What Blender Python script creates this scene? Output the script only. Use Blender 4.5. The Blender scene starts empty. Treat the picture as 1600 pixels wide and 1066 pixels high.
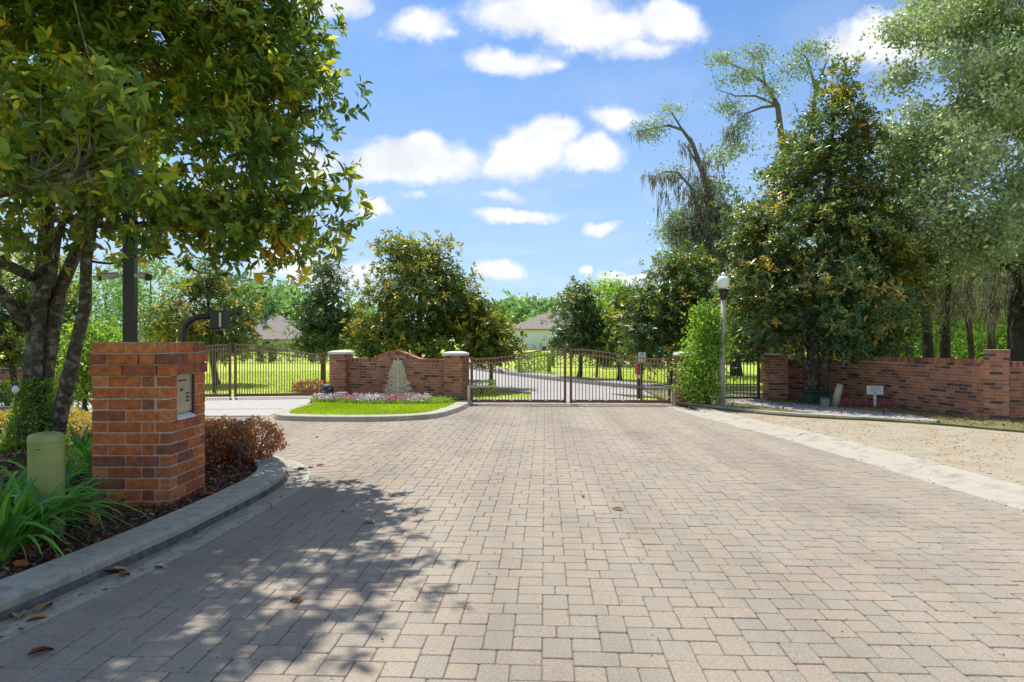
import bpy, math, random
import numpy as np
from mathutils import Vector, Matrix
R = math.radians
scene = bpy.context.scene
rng = np.random.default_rng(7)
random.seed(7)

# ------------------------------------------------------------------ camera, sky, sun, exposure
EYE = 1.55; F = 1067.0; HY = 530.0
cam_data = bpy.data.cameras.new("camera")
cam = bpy.data.objects.new("camera", cam_data); scene.collection.objects.link(cam)
cam.location = (0, 0, EYE); cam.rotation_euler = (R(90), 0, 0)
cam_data.sensor_width = 36.0; cam_data.lens = F / 1600 * 36
cam_data.shift_y = -3.0 / 1600
cam_data.clip_start = 0.05; cam_data.clip_end = 3000
scene.camera = cam
SUN = Vector((-0.21, 0.46, 1.0)).normalized()
sun_el = math.asin(SUN.z); sun_az = math.atan2(SUN.x, SUN.y)
sd = bpy.data.lights.new("sun", 'SUN'); sd.energy = 3.2; sd.angle = R(0.53); sd.color = (1.0, 0.955, 0.88)
so = bpy.data.objects.new("sun", sd); scene.collection.objects.link(so)
so.location = (0, 0, 30); so.rotation_euler = SUN.to_track_quat('Z', 'Y').to_euler()
scene.view_settings.view_transform = 'Standard'; scene.view_settings.look = 'None'
scene.view_settings.exposure = 0.95; scene.view_settings.gamma = 1.0
scene.view_settings.use_curve_mapping = False
SKY_STRENGTH = 0.15

def build_world():
    w = bpy.data.worlds.new("World"); scene.world = w; w.use_nodes = True
    nt = w.node_tree; N = nt.nodes; L = nt.links; N.clear()
    out = N.new('ShaderNodeOutputWorld'); bg = N.new('ShaderNodeBackground')
    bg.inputs[1].default_value = SKY_STRENGTH
    sky = N.new('ShaderNodeTexSky'); sky.sky_type = 'NISHITA'; sky.sun_disc = False
    sky.sun_elevation = sun_el; sky.sun_rotation = sun_az
    sky.air_density = 1.0; sky.dust_density = 0.6; sky.ozone_density = 1.6
    tc = N.new('ShaderNodeTexCoord')
    sep = N.new('ShaderNodeSeparateXYZ'); L.new(tc.outputs['Generated'], sep.inputs[0])
    def M(op, a, b=None, c=None, clamp=False):
        n = N.new('ShaderNodeMath'); n.operation = op; n.use_clamp = clamp
        for i, v in enumerate((a, b, c)):
            if v is None: continue
            if isinstance(v, (int, float)): n.inputs[i].default_value = v
            else: L.new(v, n.inputs[i])
        return n.outputs[0]
    yy = M('MAXIMUM', M('ABSOLUTE', sep.outputs[1]), 0.02)
    fwd = M('GREATER_THAN', sep.outputs[1], 0.0)
    u = M('DIVIDE', sep.outputs[0], yy); v = M('DIVIDE', sep.outputs[2], yy)
    comb = N.new('ShaderNodeCombineXYZ'); L.new(u, comb.inputs[0]); L.new(v, comb.inputs[1])
    def noise(scale, detail, rough, off=0.0, vec=None, dist=0.0):
        n = N.new('ShaderNodeTexNoise'); n.inputs['Scale'].default_value = scale
        n.inputs['Detail'].default_value = detail; n.inputs['Roughness'].default_value = rough
        n.inputs['Distortion'].default_value = dist
        mp = N.new('ShaderNodeMapping'); mp.inputs['Location'].default_value = (off, off * .7, 0)
        L.new(vec or comb.outputs[0], mp.inputs[0]); L.new(mp.outputs[0], n.inputs[0])
        return n
    wn = noise(7.0, 6, 0.62, 3.1)
    wsub = N.new('ShaderNodeVectorMath'); wsub.operation = 'SUBTRACT'; L.new(wn.outputs['Color'], wsub.inputs[0]); wsub.inputs[1].default_value = (.5, .5, .5)
    wmul = N.new('ShaderNodeVectorMath'); wmul.operation = 'MULTIPLY_ADD'
    L.new(wsub.outputs[0], wmul.inputs[0]); wmul.inputs[1].default_value = (.085, .075, 0); L.new(comb.outputs[0], wmul.inputs[2])
    blobs = [(650,250,92,42,1),(598,268,56,26,1),(705,246,48,26,.9),(655,222,40,22,1),
             (825,238,62,42,1),(858,212,48,26,1),(920,245,52,24,1),(790,255,34,20,.9),(950,232,26,22,.8),
             (975,184,50,19,.9),(845,22,120,34,1),(930,52,95,36,1),(1040,42,62,32,1),(655,42,66,26,.7),(990,80,60,20,.75),
             (790,97,60,24,.85),(868,102,20,12,.5),(700,56,22,12,.6),(585,335,34,14,.9),(816,334,62,14,.95),
             (936,360,24,10,.9),(776,427,46,17,.95),(965,428,27,9,.9),(918,420,15,7,.8),(1000,432,22,8,.8),
             (1400,60,90,46,1),(1330,75,60,30,.6),(515,8,70,26,1),(468,255,66,40,.95),(455,405,80,26,.8),
             (560,420,62,18,.7),(800,297,44,11,.45),(655,308,26,9,.4),(520,440,60,14,.7),(740,500,120,9,.45),
             (700,-60,200,40,.9),(1000,-90,220,50,.9),(1250,-160,260,60,.9),(300,-200,300,60,.9),(-200,150,260,90,.9),(1750,200,200,70,.8)]
    cur = None
    for (px, py, rx, ry, k) in blobs:
        s = N.new('ShaderNodeVectorMath'); s.operation = 'SUBTRACT'; L.new(wmul.outputs[0], s.inputs[0])
        s.inputs[1].default_value = ((px - 800) / F, (HY - py) / F, 0)
        m = N.new('ShaderNodeVectorMath'); m.operation = 'MULTIPLY'; L.new(s.outputs[0], m.inputs[0])
        m.inputs[1].default_value = (F / rx / 1.3, F / ry / 1.26, 0)
        d = N.new('ShaderNodeVectorMath'); d.operation = 'LENGTH'; L.new(m.outputs[0], d.inputs[0])
        f = M('MULTIPLY', M('SUBTRACT', 1.0, d.outputs['Value']), k)
        cur = f if cur is None else M('SMOOTH_MAX', cur, f, 0.25)
    dn = noise(13.0, 12, 0.66, 11.0)
    fld = M('ADD', cur, M('MULTIPLY', M('SUBTRACT', dn.outputs[0], .5), 1.15))
    fld = M('MULTIPLY', fld, fwd)
    mr = N.new('ShaderNodeMapRange'); mr.interpolation_type = 'SMOOTHSTEP'; L.new(fld, mr.inputs[0])
    mr.inputs[1].default_value = 0.0; mr.inputs[2].default_value = 0.58
    # rest of the sky: unseen clouds high above, cover thickened to add fill light
    zz = M('ADD', M('MAXIMUM', sep.outputs[2], 0.0), 0.12)
    c2 = N.new('ShaderNodeCombineXYZ'); L.new(M('DIVIDE', sep.outputs[0], zz), c2.inputs[0]); L.new(M('DIVIDE', sep.outputs[1], zz), c2.inputs[1])
    gn = noise(1.5, 8, 0.58, 5.0, c2.outputs[0])
    mg = N.new('ShaderNodeMapRange'); mg.interpolation_type = 'SMOOTHSTEP'; L.new(gn.outputs[0], mg.inputs[0])
    mg.inputs[1].default_value = 0.46; mg.inputs[2].default_value = 0.62
    wisps = M('MULTIPLY', mg.outputs[0], M('SUBTRACT', 1.0, M('MULTIPLY', fwd, M('SUBTRACT', 0.9, M('MULTIPLY', M('MAXIMUM', M('SUBTRACT', sep.outputs[2], 0.45), 0.0), 1.6)))))
    mask = M('MAXIMUM', mr.outputs[0], wisps)
    mask = M('MULTIPLY', mask, M('GREATER_THAN', sep.outputs[2], -0.02))
    # self-shading of the clouds (a thinner grey in the thick cores)
    sh = noise(9.0, 6, 0.6, 1.0)
    mc = N.new('ShaderNodeMix'); mc.data_type = 'RGBA'
    mc.inputs[6].default_value = (3.0, 3.1, 3.3, 1); mc.inputs[7].default_value = (3.85, 3.85, 3.85, 1)
    rr = N.new('ShaderNodeMapRange'); L.new(sh.outputs[0], rr.inputs[0]); rr.inputs[1].default_value = .35; rr.inputs[2].default_value = .58
    L.new(rr.outputs[0], mc.inputs[0])
    tint = N.new('ShaderNodeMix'); tint.data_type = 'RGBA'; tint.blend_type = 'MULTIPLY'; tint.inputs[0].default_value = 1.0
    L.new(sky.outputs[0], tint.inputs[6]); tint.inputs[7].default_value = (.29, .43, .57, 1)
    # thin pale veil low over the horizon
    veil = N.new('ShaderNodeMapRange'); L.new(sep.outputs[2], veil.inputs[0]); veil.interpolation_type = 'SMOOTHSTEP'
    veil.inputs[1].default_value = 0.55; veil.inputs[2].default_value = 0.0; veil.inputs[3].default_value = 0.0; veil.inputs[4].default_value = 0.55
    mv = N.new('ShaderNodeMix'); mv.data_type = 'RGBA'; L.new(veil.outputs[0], mv.inputs[0])
    L.new(tint.outputs[2], mv.inputs[6]); mv.inputs[7].default_value = (2.15, 2.55, 2.95, 1)
    mix = N.new('ShaderNodeMix'); mix.data_type = 'RGBA'
    L.new(M('MULTIPLY', mask, 0.96), mix.inputs[0]); L.new(mv.outputs[2], mix.inputs[6]); L.new(mc.outputs[2], mix.inputs[7])
    L.new(mix.outputs[2], bg.inputs[0]); L.new(bg.outputs[0], out.inputs[0])
build_world()

# ------------------------------------------------------------------ helpers
def G(px, py, h=0.0):
    z = (EYE - h) * F / (py - HY); return Vector(((px - 800) / F * z, z, h))
def P(px, py, z): return Vector(((px - 800) / F * z, z, EYE - (py - HY) / F * z))
def XY(px, z): return (px - 800) / F * z

class MB:
    def __init__(s): s.v = []; s.f = []; s.t = []; s.n = 0
    def add(s, verts, faces, tint=0.0):
        verts = np.asarray(verts, dtype=float).reshape(-1, 3)
        s.v.append(verts)
        for f in faces: s.f.append([i + s.n for i in f]); s.t.append(tint)
        s.n += len(verts); return s
    def box(s, c, size, rotz=0.0, tint=0.0, taper=1.0, M=None):
        hx, hy, hz = [a / 2 for a in size]
        v = np.array([[x * hx * (taper if z > 0 else 1), y * hy * (taper if z > 0 else 1), z * hz] for z in (-1, 1) for y in (-1, 1) for x in (-1, 1)])
        if M is not None: v = v @ np.array(M.to_3x3()).T
        cz, sz = math.cos(rotz), math.sin(rotz)
        v = v @ np.array([[cz, sz, 0], [-sz, cz, 0], [0, 0, 1]]) + np.array(c)
        s.add(v, [(0, 2, 3, 1), (4, 5, 7, 6), (0, 1, 5, 4), (2, 6, 7, 3), (0, 4, 6, 2), (1, 3, 7, 5)], tint); return s
    def cbox(s, c, size, rotz=0.0, ch=0.004, tint=0.0):
        """box with chamfered edges"""
        hx, hy, hz = [a / 2 for a in size]; v = []; f = []
        def ring(ax, ay, z, c4):
            return [(ax - c4, -ay, z), (ax, -ay + c4, z), (ax, ay - c4, z), (ax - c4, ay, z), (-ax + c4, ay, z), (-ax, ay - c4, z), (-ax, -ay + c4, z), (-ax + c4, -ay, z)]
        v += ring(hx - ch, hy - ch, -hz, ch * .6); v += ring(hx, hy, -hz + ch, ch); v += ring(hx, hy, hz - ch, ch); v += ring(hx - ch, hy - ch, hz, ch * .6)
        for k in range(3):
            for i in range(8):
                j = (i + 1) % 8; f.append((k * 8 + i, k * 8 + j, k * 8 + 8 + j, k * 8 + 8 + i))
        f.append(tuple(range(24, 32))); f.append(tuple(reversed(range(8))))
        v = np.array(v); cz, sz = math.cos(rotz), math.sin(rotz)
        v = v @ np.array([[cz, sz, 0], [-sz, cz, 0], [0, 0, 1]]) + np.array(c)
        s.add(v, f, tint); return s
    def prism(s, pts, z0, z1, tint=0.0):
        n = len(pts); v = [(p[0], p[1], z0) for p in pts] + [(p[0], p[1], z1) for p in pts]
        f = [tuple(range(n, 2 * n)), tuple(reversed(range(n)))] + [(i, (i + 1) % n, n + (i + 1) % n, n + i) for i in range(n)]
        s.add(v, f, tint); return s
    def tube(s, path, rad, n=8, tint=0.0, cap=True, wob=0.0, squash=None):
        path = [Vector(p) for p in path]
        if isinstance(rad, (int, float)): rad = [rad] * len(path)
        v = []; f = []; prev = None
        for i, p in enumerate(path):
            t = (path[min(i + 1, len(path) - 1)] - path[max(i - 1, 0)]).normalized()
            if prev is None:
                a = Vector((0, 0, 1)) if abs(t.z) < .9 else Vector((1, 0, 0)); u = t.cross(a).normalized()
            else:
                u = (prev - t * prev.dot(t)); u = u.normalized() if u.length > 1e-6 else t.orthogonal().normalized()
            prev = u; w = t.cross(u)
            for k in range(n):
                a = 2 * math.pi * k / n; r = rad[i] * (1 + wob * math.sin(3 * a + i * 1.3) * .5 + wob * random.uniform(-.5, .5))
                v.append(p + u * (math.cos(a) * r) + w * (math.sin(a) * r))
        for i in range(len(path) - 1):
            for k in range(n):
                f.append((i * n + k, i * n + (k + 1) % n, (i + 1) * n + (k + 1) % n, (i + 1) * n + k))
        if cap: f.append(tuple(reversed(range(n)))); f.append(tuple(range((len(path) - 1) * n, len(path) * n)))
        s.add([tuple(x) for x in v], f, tint); return s
    def lathe(s, prof, c=(0, 0, 0), n=20, tint=0.0):
        v = []; f = []
        for (r, z) in prof:
            for k in range(n):
                a = 2 * math.pi * k / n; v.append((c[0] + r * math.cos(a), c[1] + r * math.sin(a), c[2] + z))
        m = len(prof)
        for i in range(m - 1):
            for k in range(n): f.append((i * n + k, i * n + (k + 1) % n, (i + 1) * n + (k + 1) % n, (i + 1) * n + k))
        f.append(tuple(reversed(range(n)))); f.append(tuple(range((m - 1) * n, m * n)))
        s.add(v, f, tint); return s
    def strip(s, path, section, tint=0.0, closed=False):
        """sweep a 2-D section [(offset sideways, up)] along a ground path [(x,y)], side = right of travel"""
        n = len(path); v = []; f = []; m = len(section)
        for i in range(n):
            a = Vector(path[max(i - 1, 0)]) if not closed else Vector(path[i - 1]); b = Vector(path[min(i + 1, n - 1)]) if not closed else Vector(path[(i + 1) % n])
            t = (b - a).normalized(); r = Vector((t.y, -t.x))
            for (o, h) in section: v.append((path[i][0] + r.x * o, path[i][1] + r.y * o, h))
        for i in range(n if closed else n - 1):
            j = (i + 1) % n
            for k in range(m - 1): f.append((i * m + k, i * m + k + 1, j * m + k + 1, j * m + k))
        if not closed: f.append(tuple(range(m))); f.append(tuple(reversed(range((n - 1) * m, n * m))))
        s.add(v, f, tint); return s
    def build(s, name, mat, parent=None, smooth=False, kind=None, mesh_only=False):
        v = np.concatenate(s.v) if s.v else np.zeros((0, 3))
        return raw_mesh(name, v, s.f, mat, parent, smooth, kind, s.t, mesh_only)

def raw_mesh(name, v, faces, mat, parent=None, smooth=False, kind=None, tint=None, mesh_only=False):
    me = bpy.data.meshes.new(name)
    if isinstance(faces, np.ndarray):
        nf, k = faces.shape
        me.vertices.add(len(v)); me.vertices.foreach_set('co', np.asarray(v, dtype=np.float32).ravel())
        me.loops.add(nf * k); me.loops.foreach_set('vertex_index', faces.astype(np.int32).ravel())
        me.polygons.add(nf); me.polygons.foreach_set('loop_start', np.arange(0, nf * k, k, dtype=np.int32))
        me.update(calc_edges=True)
    else:
        me.from_pydata([tuple(x) for x in v], [], faces)
    if tint is not None and len(me.polygons):
        at = me.attributes.new('tint', 'FLOAT', 'FACE'); at.data.foreach_set('value', np.asarray(tint, dtype=np.float32))
    if smooth: me.polygons.foreach_set('use_smooth', np.ones(len(me.polygons), dtype=bool))
    if mat is not None: me.materials.append(mat)
    if mesh_only: return me
    return link(name, me, parent, kind)
def link(name, me, parent=None, kind=None):
    o = bpy.data.objects.new(name, me); scene.collection.objects.link(o)
    if parent is not None: o.parent = parent
    if kind: o['kind'] = kind
    return o
def tag(o, label, cat, group=None):
    o['label'] = label; o['category'] = cat
    if group: o['group'] = group
    return o
def thing(name, label, cat, loc=(0, 0, 0), rotz=0.0, group=None):
    o = bpy.data.objects.new(name, None); scene.collection.objects.link(o); o.empty_display_size = .1
    o.location = loc; o.rotation_euler = (0, 0, rotz); return tag(o, label, cat, group)
def copy_tree(o, parent=None):
    c = o.copy(); scene.collection.objects.link(c); c.parent = parent
    for ch in list(o.children): copy_tree(ch, c)
    return c
_cubes = {}
def bar(name, mat, parent, c, size, rotz=0.0, rot=None):
    if mat.name not in _cubes: _cubes[mat.name] = MB().box((0, 0, 0), (1, 1, 1)).build(name, mat, mesh_only=True)
    o = link(name, _cubes[mat.name], parent); o.location = c; o.scale = size; o.rotation_euler = rot or (0, 0, rotz); return o

# ------------------------------------------------------------------ materials
def nodes_of(name):
    m = bpy.data.materials.new(name); m.use_nodes = True; nt = m.node_tree; nt.nodes.clear()
    return m, nt, nt.nodes, nt.links
def ramp(N, stops, interp='LINEAR'):
    r = N.new('ShaderNodeValToRGB'); cr = r.color_ramp; cr.interpolation = interp
    while len(cr.elements) < len(stops): cr.elements.new(0.5)
    for e, (p, c) in zip(cr.elements, stops): e.position = p; e.color = (*c, 1)
    return r
def pm(name, c1, c2, scale=5.0, rough=0.8, bump=0.3, bscale=60.0, metal=0.0, detail=6, dist=0.02, c3=None, scale3=0.6, lo=.35, hi=.65, spec=0.5, coat=0.0):
    m, nt, N, L = nodes_of(name)
    out = N.new('ShaderNodeOutputMaterial'); b = N.new('ShaderNodeBsdfPrincipled'); L.new(b.outputs[0], out.inputs[0])
    tc = N.new('ShaderNodeTexCoord'); n1 = N.new('ShaderNodeTexNoise'); L.new(tc.outputs['Object'], n1.inputs[0])
    n1.inputs['Scale'].default_value = scale; n1.inputs['Detail'].default_value = detail; n1.inputs['Roughness'].default_value = .65
    r = ramp(N, [(lo, c1), (hi, c2)]); L.new(n1.outputs[0], r.inputs[0]); col = r.outputs[0]
    if c3 is not None:
        n3 = N.new('ShaderNodeTexNoise'); L.new(tc.outputs['Object'], n3.inputs[0]); n3.inputs['Scale'].default_value = scale3; n3.inputs['Detail'].default_value = 5
        mr = N.new('ShaderNodeMapRange'); L.new(n3.outputs[0], mr.inputs[0]); mr.inputs[1].default_value = .5; mr.inputs[2].default_value = .68
        mx = N.new('ShaderNodeMix'); mx.data_type = 'RGBA'; L.new(mr.outputs[0], mx.inputs[0]); L.new(col, mx.inputs[6]); mx.inputs[7].default_value = (*c3, 1); col = mx.outputs[2]
    L.new(col, b.inputs['Base Color']); b.inputs['Roughness'].default_value = rough; b.inputs['Metallic'].default_value = metal
    b.inputs['Specular IOR Level'].default_value = spec; b.inputs['Coat Weight'].default_value = coat
    if bump > 0:
        n2 = N.new('ShaderNodeTexNoise'); L.new(tc.outputs['Object'], n2.inputs[0]); n2.inputs['Scale'].default_value = bscale; n2.inputs['Detail'].default_value = 4
        bp = N.new('ShaderNodeBump'); bp.inputs['Strength'].default_value = bump; bp.inputs['Distance'].default_value = dist
        L.new(n2.outputs[0], bp.inputs['Height']); L.new(bp.outputs[0], b.inputs['Normal'])
    return m
def tinted(name, stops, mott=(.7, 1.15), mscale=12.0, rough=.85, bump=.4, bscale=90.0, dist=.004, stain=None, grain=False):
    """colour from tint attribute + object random through a ramp, mottled by noise"""
    m, nt, N, L = nodes_of(name)
    out = N.new('ShaderNodeOutputMaterial'); b = N.new('ShaderNodeBsdfPrincipled'); L.new(b.outputs[0], out.inputs[0])
    at = N.new('ShaderNodeAttribute'); at.attribute_name = 'tint'; oi = N.new('ShaderNodeObjectInfo')
    ad = N.new('ShaderNodeMath'); ad.operation = 'ADD'; L.new(at.outputs['Fac'], ad.inputs[0]); L.new(oi.outputs['Random'], ad.inputs[1])
    fr = N.new('ShaderNodeMath'); fr.operation = 'FRACT'; L.new(ad.outputs[0], fr.inputs[0])
    r = ramp(N, stops); L.new(fr.outputs[0], r.inputs[0])
    geo = N.new('ShaderNodeNewGeometry')
    n1 = N.new('ShaderNodeTexNoise'); L.new(geo.outputs['Position'], n1.inputs[0]); n1.inputs['Scale'].default_value = mscale; n1.inputs['Detail'].default_value = 6; n1.inputs['Roughness'].default_value = .7
    mr = N.new('ShaderNodeMapRange'); L.new(n1.outputs[0], mr.inputs[0]); mr.inputs[1].default_value = .3; mr.inputs[2].default_value = .7; mr.inputs[3].default_value = mott[0]; mr.inputs[4].default_value = mott[1]
    mx = N.new('ShaderNodeVectorMath'); mx.operation = 'SCALE'; L.new(r.outputs[0], mx.inputs[0]); L.new(mr.outputs[0], mx.inputs['Scale']); col = mx.outputs[0]
    if stain:
        sc, scol, lo, hi, amt = stain
        n3 = N.new('ShaderNodeTexNoise'); L.new(geo.outputs['Position'], n3.inputs[0]); n3.inputs['Scale'].default_value = sc; n3.inputs['Detail'].default_value = 7; n3.inputs['Roughness'].default_value = .6
        m3 = N.new('ShaderNodeMapRange'); L.new(n3.outputs[0], m3.inputs[0]); m3.inputs[1].default_value = lo; m3.inputs[2].default_value = hi; m3.inputs[4].default_value = amt
        x3 = N.new('ShaderNodeMix'); x3.data_type = 'RGBA'; L.new(m3.outputs[0], x3.inputs[0]); L.new(col, x3.inputs[6]); x3.inputs[7].default_value = (*scol, 1); col = x3.outputs[2]
    if grain:
        # exposed aggregate specks, and the two paler wheel tracks worn along the drive
        n4 = N.new('ShaderNodeTexNoise'); L.new(geo.outputs['Position'], n4.inputs[0]); n4.inputs['Scale'].default_value = 170; n4.inputs['Detail'].default_value = 3
        m4 = N.new('ShaderNodeMapRange'); L.new(n4.outputs[0], m4.inputs[0]); m4.inputs[1].default_value = .38; m4.inputs[2].default_value = .64; m4.inputs[3].default_value = .78; m4.inputs[4].default_value = 1.2
        v4 = N.new('ShaderNodeVectorMath'); v4.operation = 'SCALE'; L.new(col, v4.inputs[0]); L.new(m4.outputs[0], v4.inputs['Scale']); col = v4.outputs[0]
        mp = N.new('ShaderNodeMapping'); mp.inputs['Scale'].default_value = (1.1, .09, 1); mp.inputs['Rotation'].default_value = (0, 0, R(3)); L.new(geo.outputs['Position'], mp.inputs[0])
        n5 = N.new('ShaderNodeTexNoise'); L.new(mp.outputs[0], n5.inputs[0]); n5.inputs['Scale'].default_value = 1.3; n5.inputs['Detail'].default_value = 4
        m5 = N.new('ShaderNodeMapRange'); L.new(n5.outputs[0], m5.inputs[0]); m5.inputs[1].default_value = .35; m5.inputs[2].default_value = .65; m5.inputs[3].default_value = .86; m5.inputs[4].default_value = 1.08
        v5 = N.new('ShaderNodeVectorMath'); v5.operation = 'SCALE'; L.new(col, v5.inputs[0]); L.new(m5.outputs[0], v5.inputs['Scale']); col = v5.outputs[0]
    L.new(col, b.inputs['Base Color']); b.inputs['Roughness'].default_value = rough; b.inputs['Specular IOR Level'].default_value = .3
    n2 = N.new('ShaderNodeTexNoise'); L.new(geo.outputs['Position'], n2.inputs[0]); n2.inputs['Scale'].default_value = bscale; n2.inputs['Detail'].default_value = 5; n2.inputs['Roughness'].default_value = .7
    bp = N.new('ShaderNodeBump'); bp.inputs['Strength'].default_value = bump; bp.inputs['Distance'].default_value = dist
    L.new(n2.outputs[0], bp.inputs['Height']); L.new(bp.outputs[0], b.inputs['Normal'])
    return m
def leafmat(name, stops, back=None, trans=.35, tcol=(1.5, 1.35, .5), rough=.42, spec=.5, gain=1.55):
    m, nt, N, L = nodes_of(name)
    out = N.new('ShaderNodeOutputMaterial'); b = N.new('ShaderNodeBsdfPrincipled')
    at = N.new('ShaderNodeAttribute'); at.attribute_name = 'tint'
    r = ramp(N, [(p_, tuple(min(.62, x_ * gain) for x_ in c_)) for p_, c_ in stops]); L.new(at.outputs['Fac'], r.inputs[0]); col = r.outputs[0]; front = col
    if back is not None:
        g = N.new('ShaderNodeNewGeometry'); mx = N.new('ShaderNodeMix'); mx.data_type = 'RGBA'
        k = N.new('ShaderNodeMath'); k.operation = 'MULTIPLY'; L.new(g.outputs['Backfacing'], k.inputs[0]); k.inputs[1].default_value = .85
        L.new(k.outputs[0], mx.inputs[0]); L.new(col, mx.inputs[6]); mx.inputs[7].default_value = (*back, 1); col = mx.outputs[2]
    L.new(col, b.inputs['Base Color']); b.inputs['Roughness'].default_value = rough; b.inputs['Specular IOR Level'].default_value = spec
    t = N.new('ShaderNodeBsdfTranslucent'); vm = N.new('ShaderNodeVectorMath'); vm.operation = 'MULTIPLY'; L.new(front, vm.inputs[0]); vm.inputs[1].default_value = tcol; L.new(vm.outputs[0], t.inputs[0])
    mix = N.new('ShaderNodeMixShader'); mix.inputs[0].default_value = trans; L.new(b.outputs[0], mix.inputs[1]); L.new(t.outputs[0], mix.inputs[2]); L.new(mix.outputs[0], out.inputs[0])
    return m
def plain(name, c, rough=.5, metal=0.0, **k): return pm(name, tuple(x * .88 for x in c), tuple(min(x * 1.1, 1) for x in c), 8.0, rough, .08, 50, metal, **k)

M = {}
M['brick'] = tinted('brick', [(0, (.24, .095, .06)), (.10, (.30, .105, .055)), (.2, (.44, .125, .045)), (.5, (.56, .165, .05)), (.75, (.62, .22, .07)), (.9, (.48, .145, .055)), (1, (.31, .11, .06))], (.45, 1.25), 18, .85, .5, 160, .004, (3.0, (.3, .2, .15), .56, .75, .35))
M['wall_brick'] = tinted('wall_brick', [(0, (.11, .07, .065)), (.12, (.16, .085, .07)), (.2, (.33, .135, .08)), (.6, (.47, .195, .105)), (.88, (.54, .24, .13)), (1, (.30, .15, .11))], (.7, 1.15), 9, .88, .4, 120, .004, (1.4, (.22, .16, .14), .55, .75, .4))
M['mortar'] = pm('mortar', (.40, .31, .25), (.55, .45, .37), 18, .95, .5, 140, dist=.004)
M['paver'] = tinted('paver', [(0, (.31, .275, .225)), (.25, (.335, .29, .23)), (.5, (.35, .293, .225)), (.75, (.362, .293, .224)), (.9, (.34, .288, .226)), (1, (.32, .28, .225))], (.80, 1.14), 55, .92, .8, 300, .004, (.5, (.17, .14, .115), .50, .76, .55), grain=True)
M['sand'] = pm('joint_sand', (.10, .08, .06), (.24, .195, .15), 3, .95, .4, 200)
M['concrete'] = pm('kerb_concrete', (.36, .325, .26), (.44, .40, .325), 30, .9, .5, 260, dist=.002, c3=(.29, .265, .215), scale3=4)
M['old_concrete'] = pm('old_kerb_concrete', (.33, .315, .26), (.43, .40, .33), 40, .9, .6, 300, dist=.002, c3=(.25, .25, .19), scale3=9)
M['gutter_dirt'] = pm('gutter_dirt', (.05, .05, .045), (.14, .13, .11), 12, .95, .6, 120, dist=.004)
M['slab'] = pm('pale_slab', (.35, .33, .305), (.43, .41, .38), 5, .9, .3, 200, dist=.003)
M['path'] = pm('path_concrete', (.28, .28, .27), (.36, .355, .34), 5, .9, .3, 150, dist=.003, c3=(.3, .27, .22), scale3=1.5)
M['asphalt'] = pm('worn_asphalt', (.29, .245, .175), (.38, .33, .24), 2.6, .95, .5, 260, dist=.002, c3=(.33, .24, .14), scale3=1.6, lo=.3, hi=.7)
M['road'] = pm('road_surface', (.33, .305, .285), (.40, .375, .35), 1.2, .95, .3, 120, dist=.003)
M['grass'] = pm('lawn_soil', (.3, .42, .03), (.42, .54, .05), 14, .95, .8, 220, dist=.02, c3=(.25, .30, .04), scale3=2.5)
M['far_grass'] = pm('far_lawn', (.3, .4, .03), (.48, .56, .06), 60, .95, .6, 120, dist=.02, c3=(.5, .52, .1), scale3=.35)
M['verge'] = pm('dry_verge', (.14, .13, .05), (.28, .23, .10), 12, .95, .7, 160, dist=.02, c3=(.08, .13, .03), scale3=2.0)
M['mulch'] = pm('mulch_soil', (.035, .022, .014), (.09, .055, .035), 22, .95, .9, 90, dist=.03)
M['chip'] = tinted('mulch_chip', [(0, (.06, .035, .025)), (.4, (.18, .085, .05)), (.7, (.30, .16, .09)), (.9, (.42, .29, .18)), (1, (.12, .07, .04))], rough=.9)
M['litter'] = tinted('dry_leaf', [(0, (.12, .045, .015)), (.4, (.28, .1, .03)), (.7, (.42, .2, .07)), (1, (.45, .32, .17))], rough=.7)
M['needle'] = tinted('pine_needle', [(0, (.22, .14, .07)), (.5, (.33, .22, .11)), (1, (.4, .3, .18))], rough=.9)
M['bark'] = pm('bark', (.045, .032, .022), (.13, .10, .075), 14, .95, 1.0, 40, dist=.03, c3=(.26, .27, .21), scale3=11)
M['dark_bark'] = pm('dark_bark', (.03, .025, .02), (.09, .075, .06), 7, .95, 1.0, 26, dist=.03)
M['grey_bark'] = pm('grey_bark', (.12, .10, .08), (.25, .22, .18), 7, .95, .8, 26, dist=.02)
M['moss_bark'] = pm('moss', (.03, .055, .012), (.10, .14, .03), 20, .95, 1.0, 60, dist=.03)
M['bronze'] = pm('bronze_paint', (.15, .075, .05), (.21, .11, .075), 6, .5, .1, 50, .25)
M['bronze_light'] = pm('bronze_paint_faded', (.24, .14, .10), (.31, .19, .135), 6, .55, .1, 50, .1)
M['black'] = plain('black_paint', (.015, .015, .017), .4)
M['charcoal'] = plain('charcoal_plastic', (.045, .048, .052), .5)
M['cap'] = pm('cast_stone', (.62, .6, .56), (.78, .76, .72), 10, .8, .2, 90, dist=.003)
M['gold'] = pm('gold_paint', (.78, .71, .47), (.86, .80, .58), 20, .55, .15, 60, .05)
M['steel'] = pm('brushed_steel', (.42, .38, .30), (.58, .53, .43), 12, .38, .1, 90, .75)
M['steel_dark'] = plain('panel_dark', (.05, .05, .05), .5)
M['pole'] = pm('lamp_pole_concrete', (.42, .38, .34), (.52, .48, .43), 20, .85, .3, 120, dist=.002)
M['globe'] = pm('lamp_globe', (.78, .80, .80), (.88, .89, .88), 4, .2, 0, spec=.6)
M['util_green'] = pm('pale_green_plastic', (.24, .28, .08), (.33, .36, .12), 4, .42, .1, 30)
M['box_green'] = pm('dark_green_box', (.012, .05, .042), (.02, .075, .06), 6, .5, .1, 30)
M['box_pale'] = pm('grey_green_box', (.16, .22, .2), (.22, .28, .26), 6, .6, .1, 30)
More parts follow.
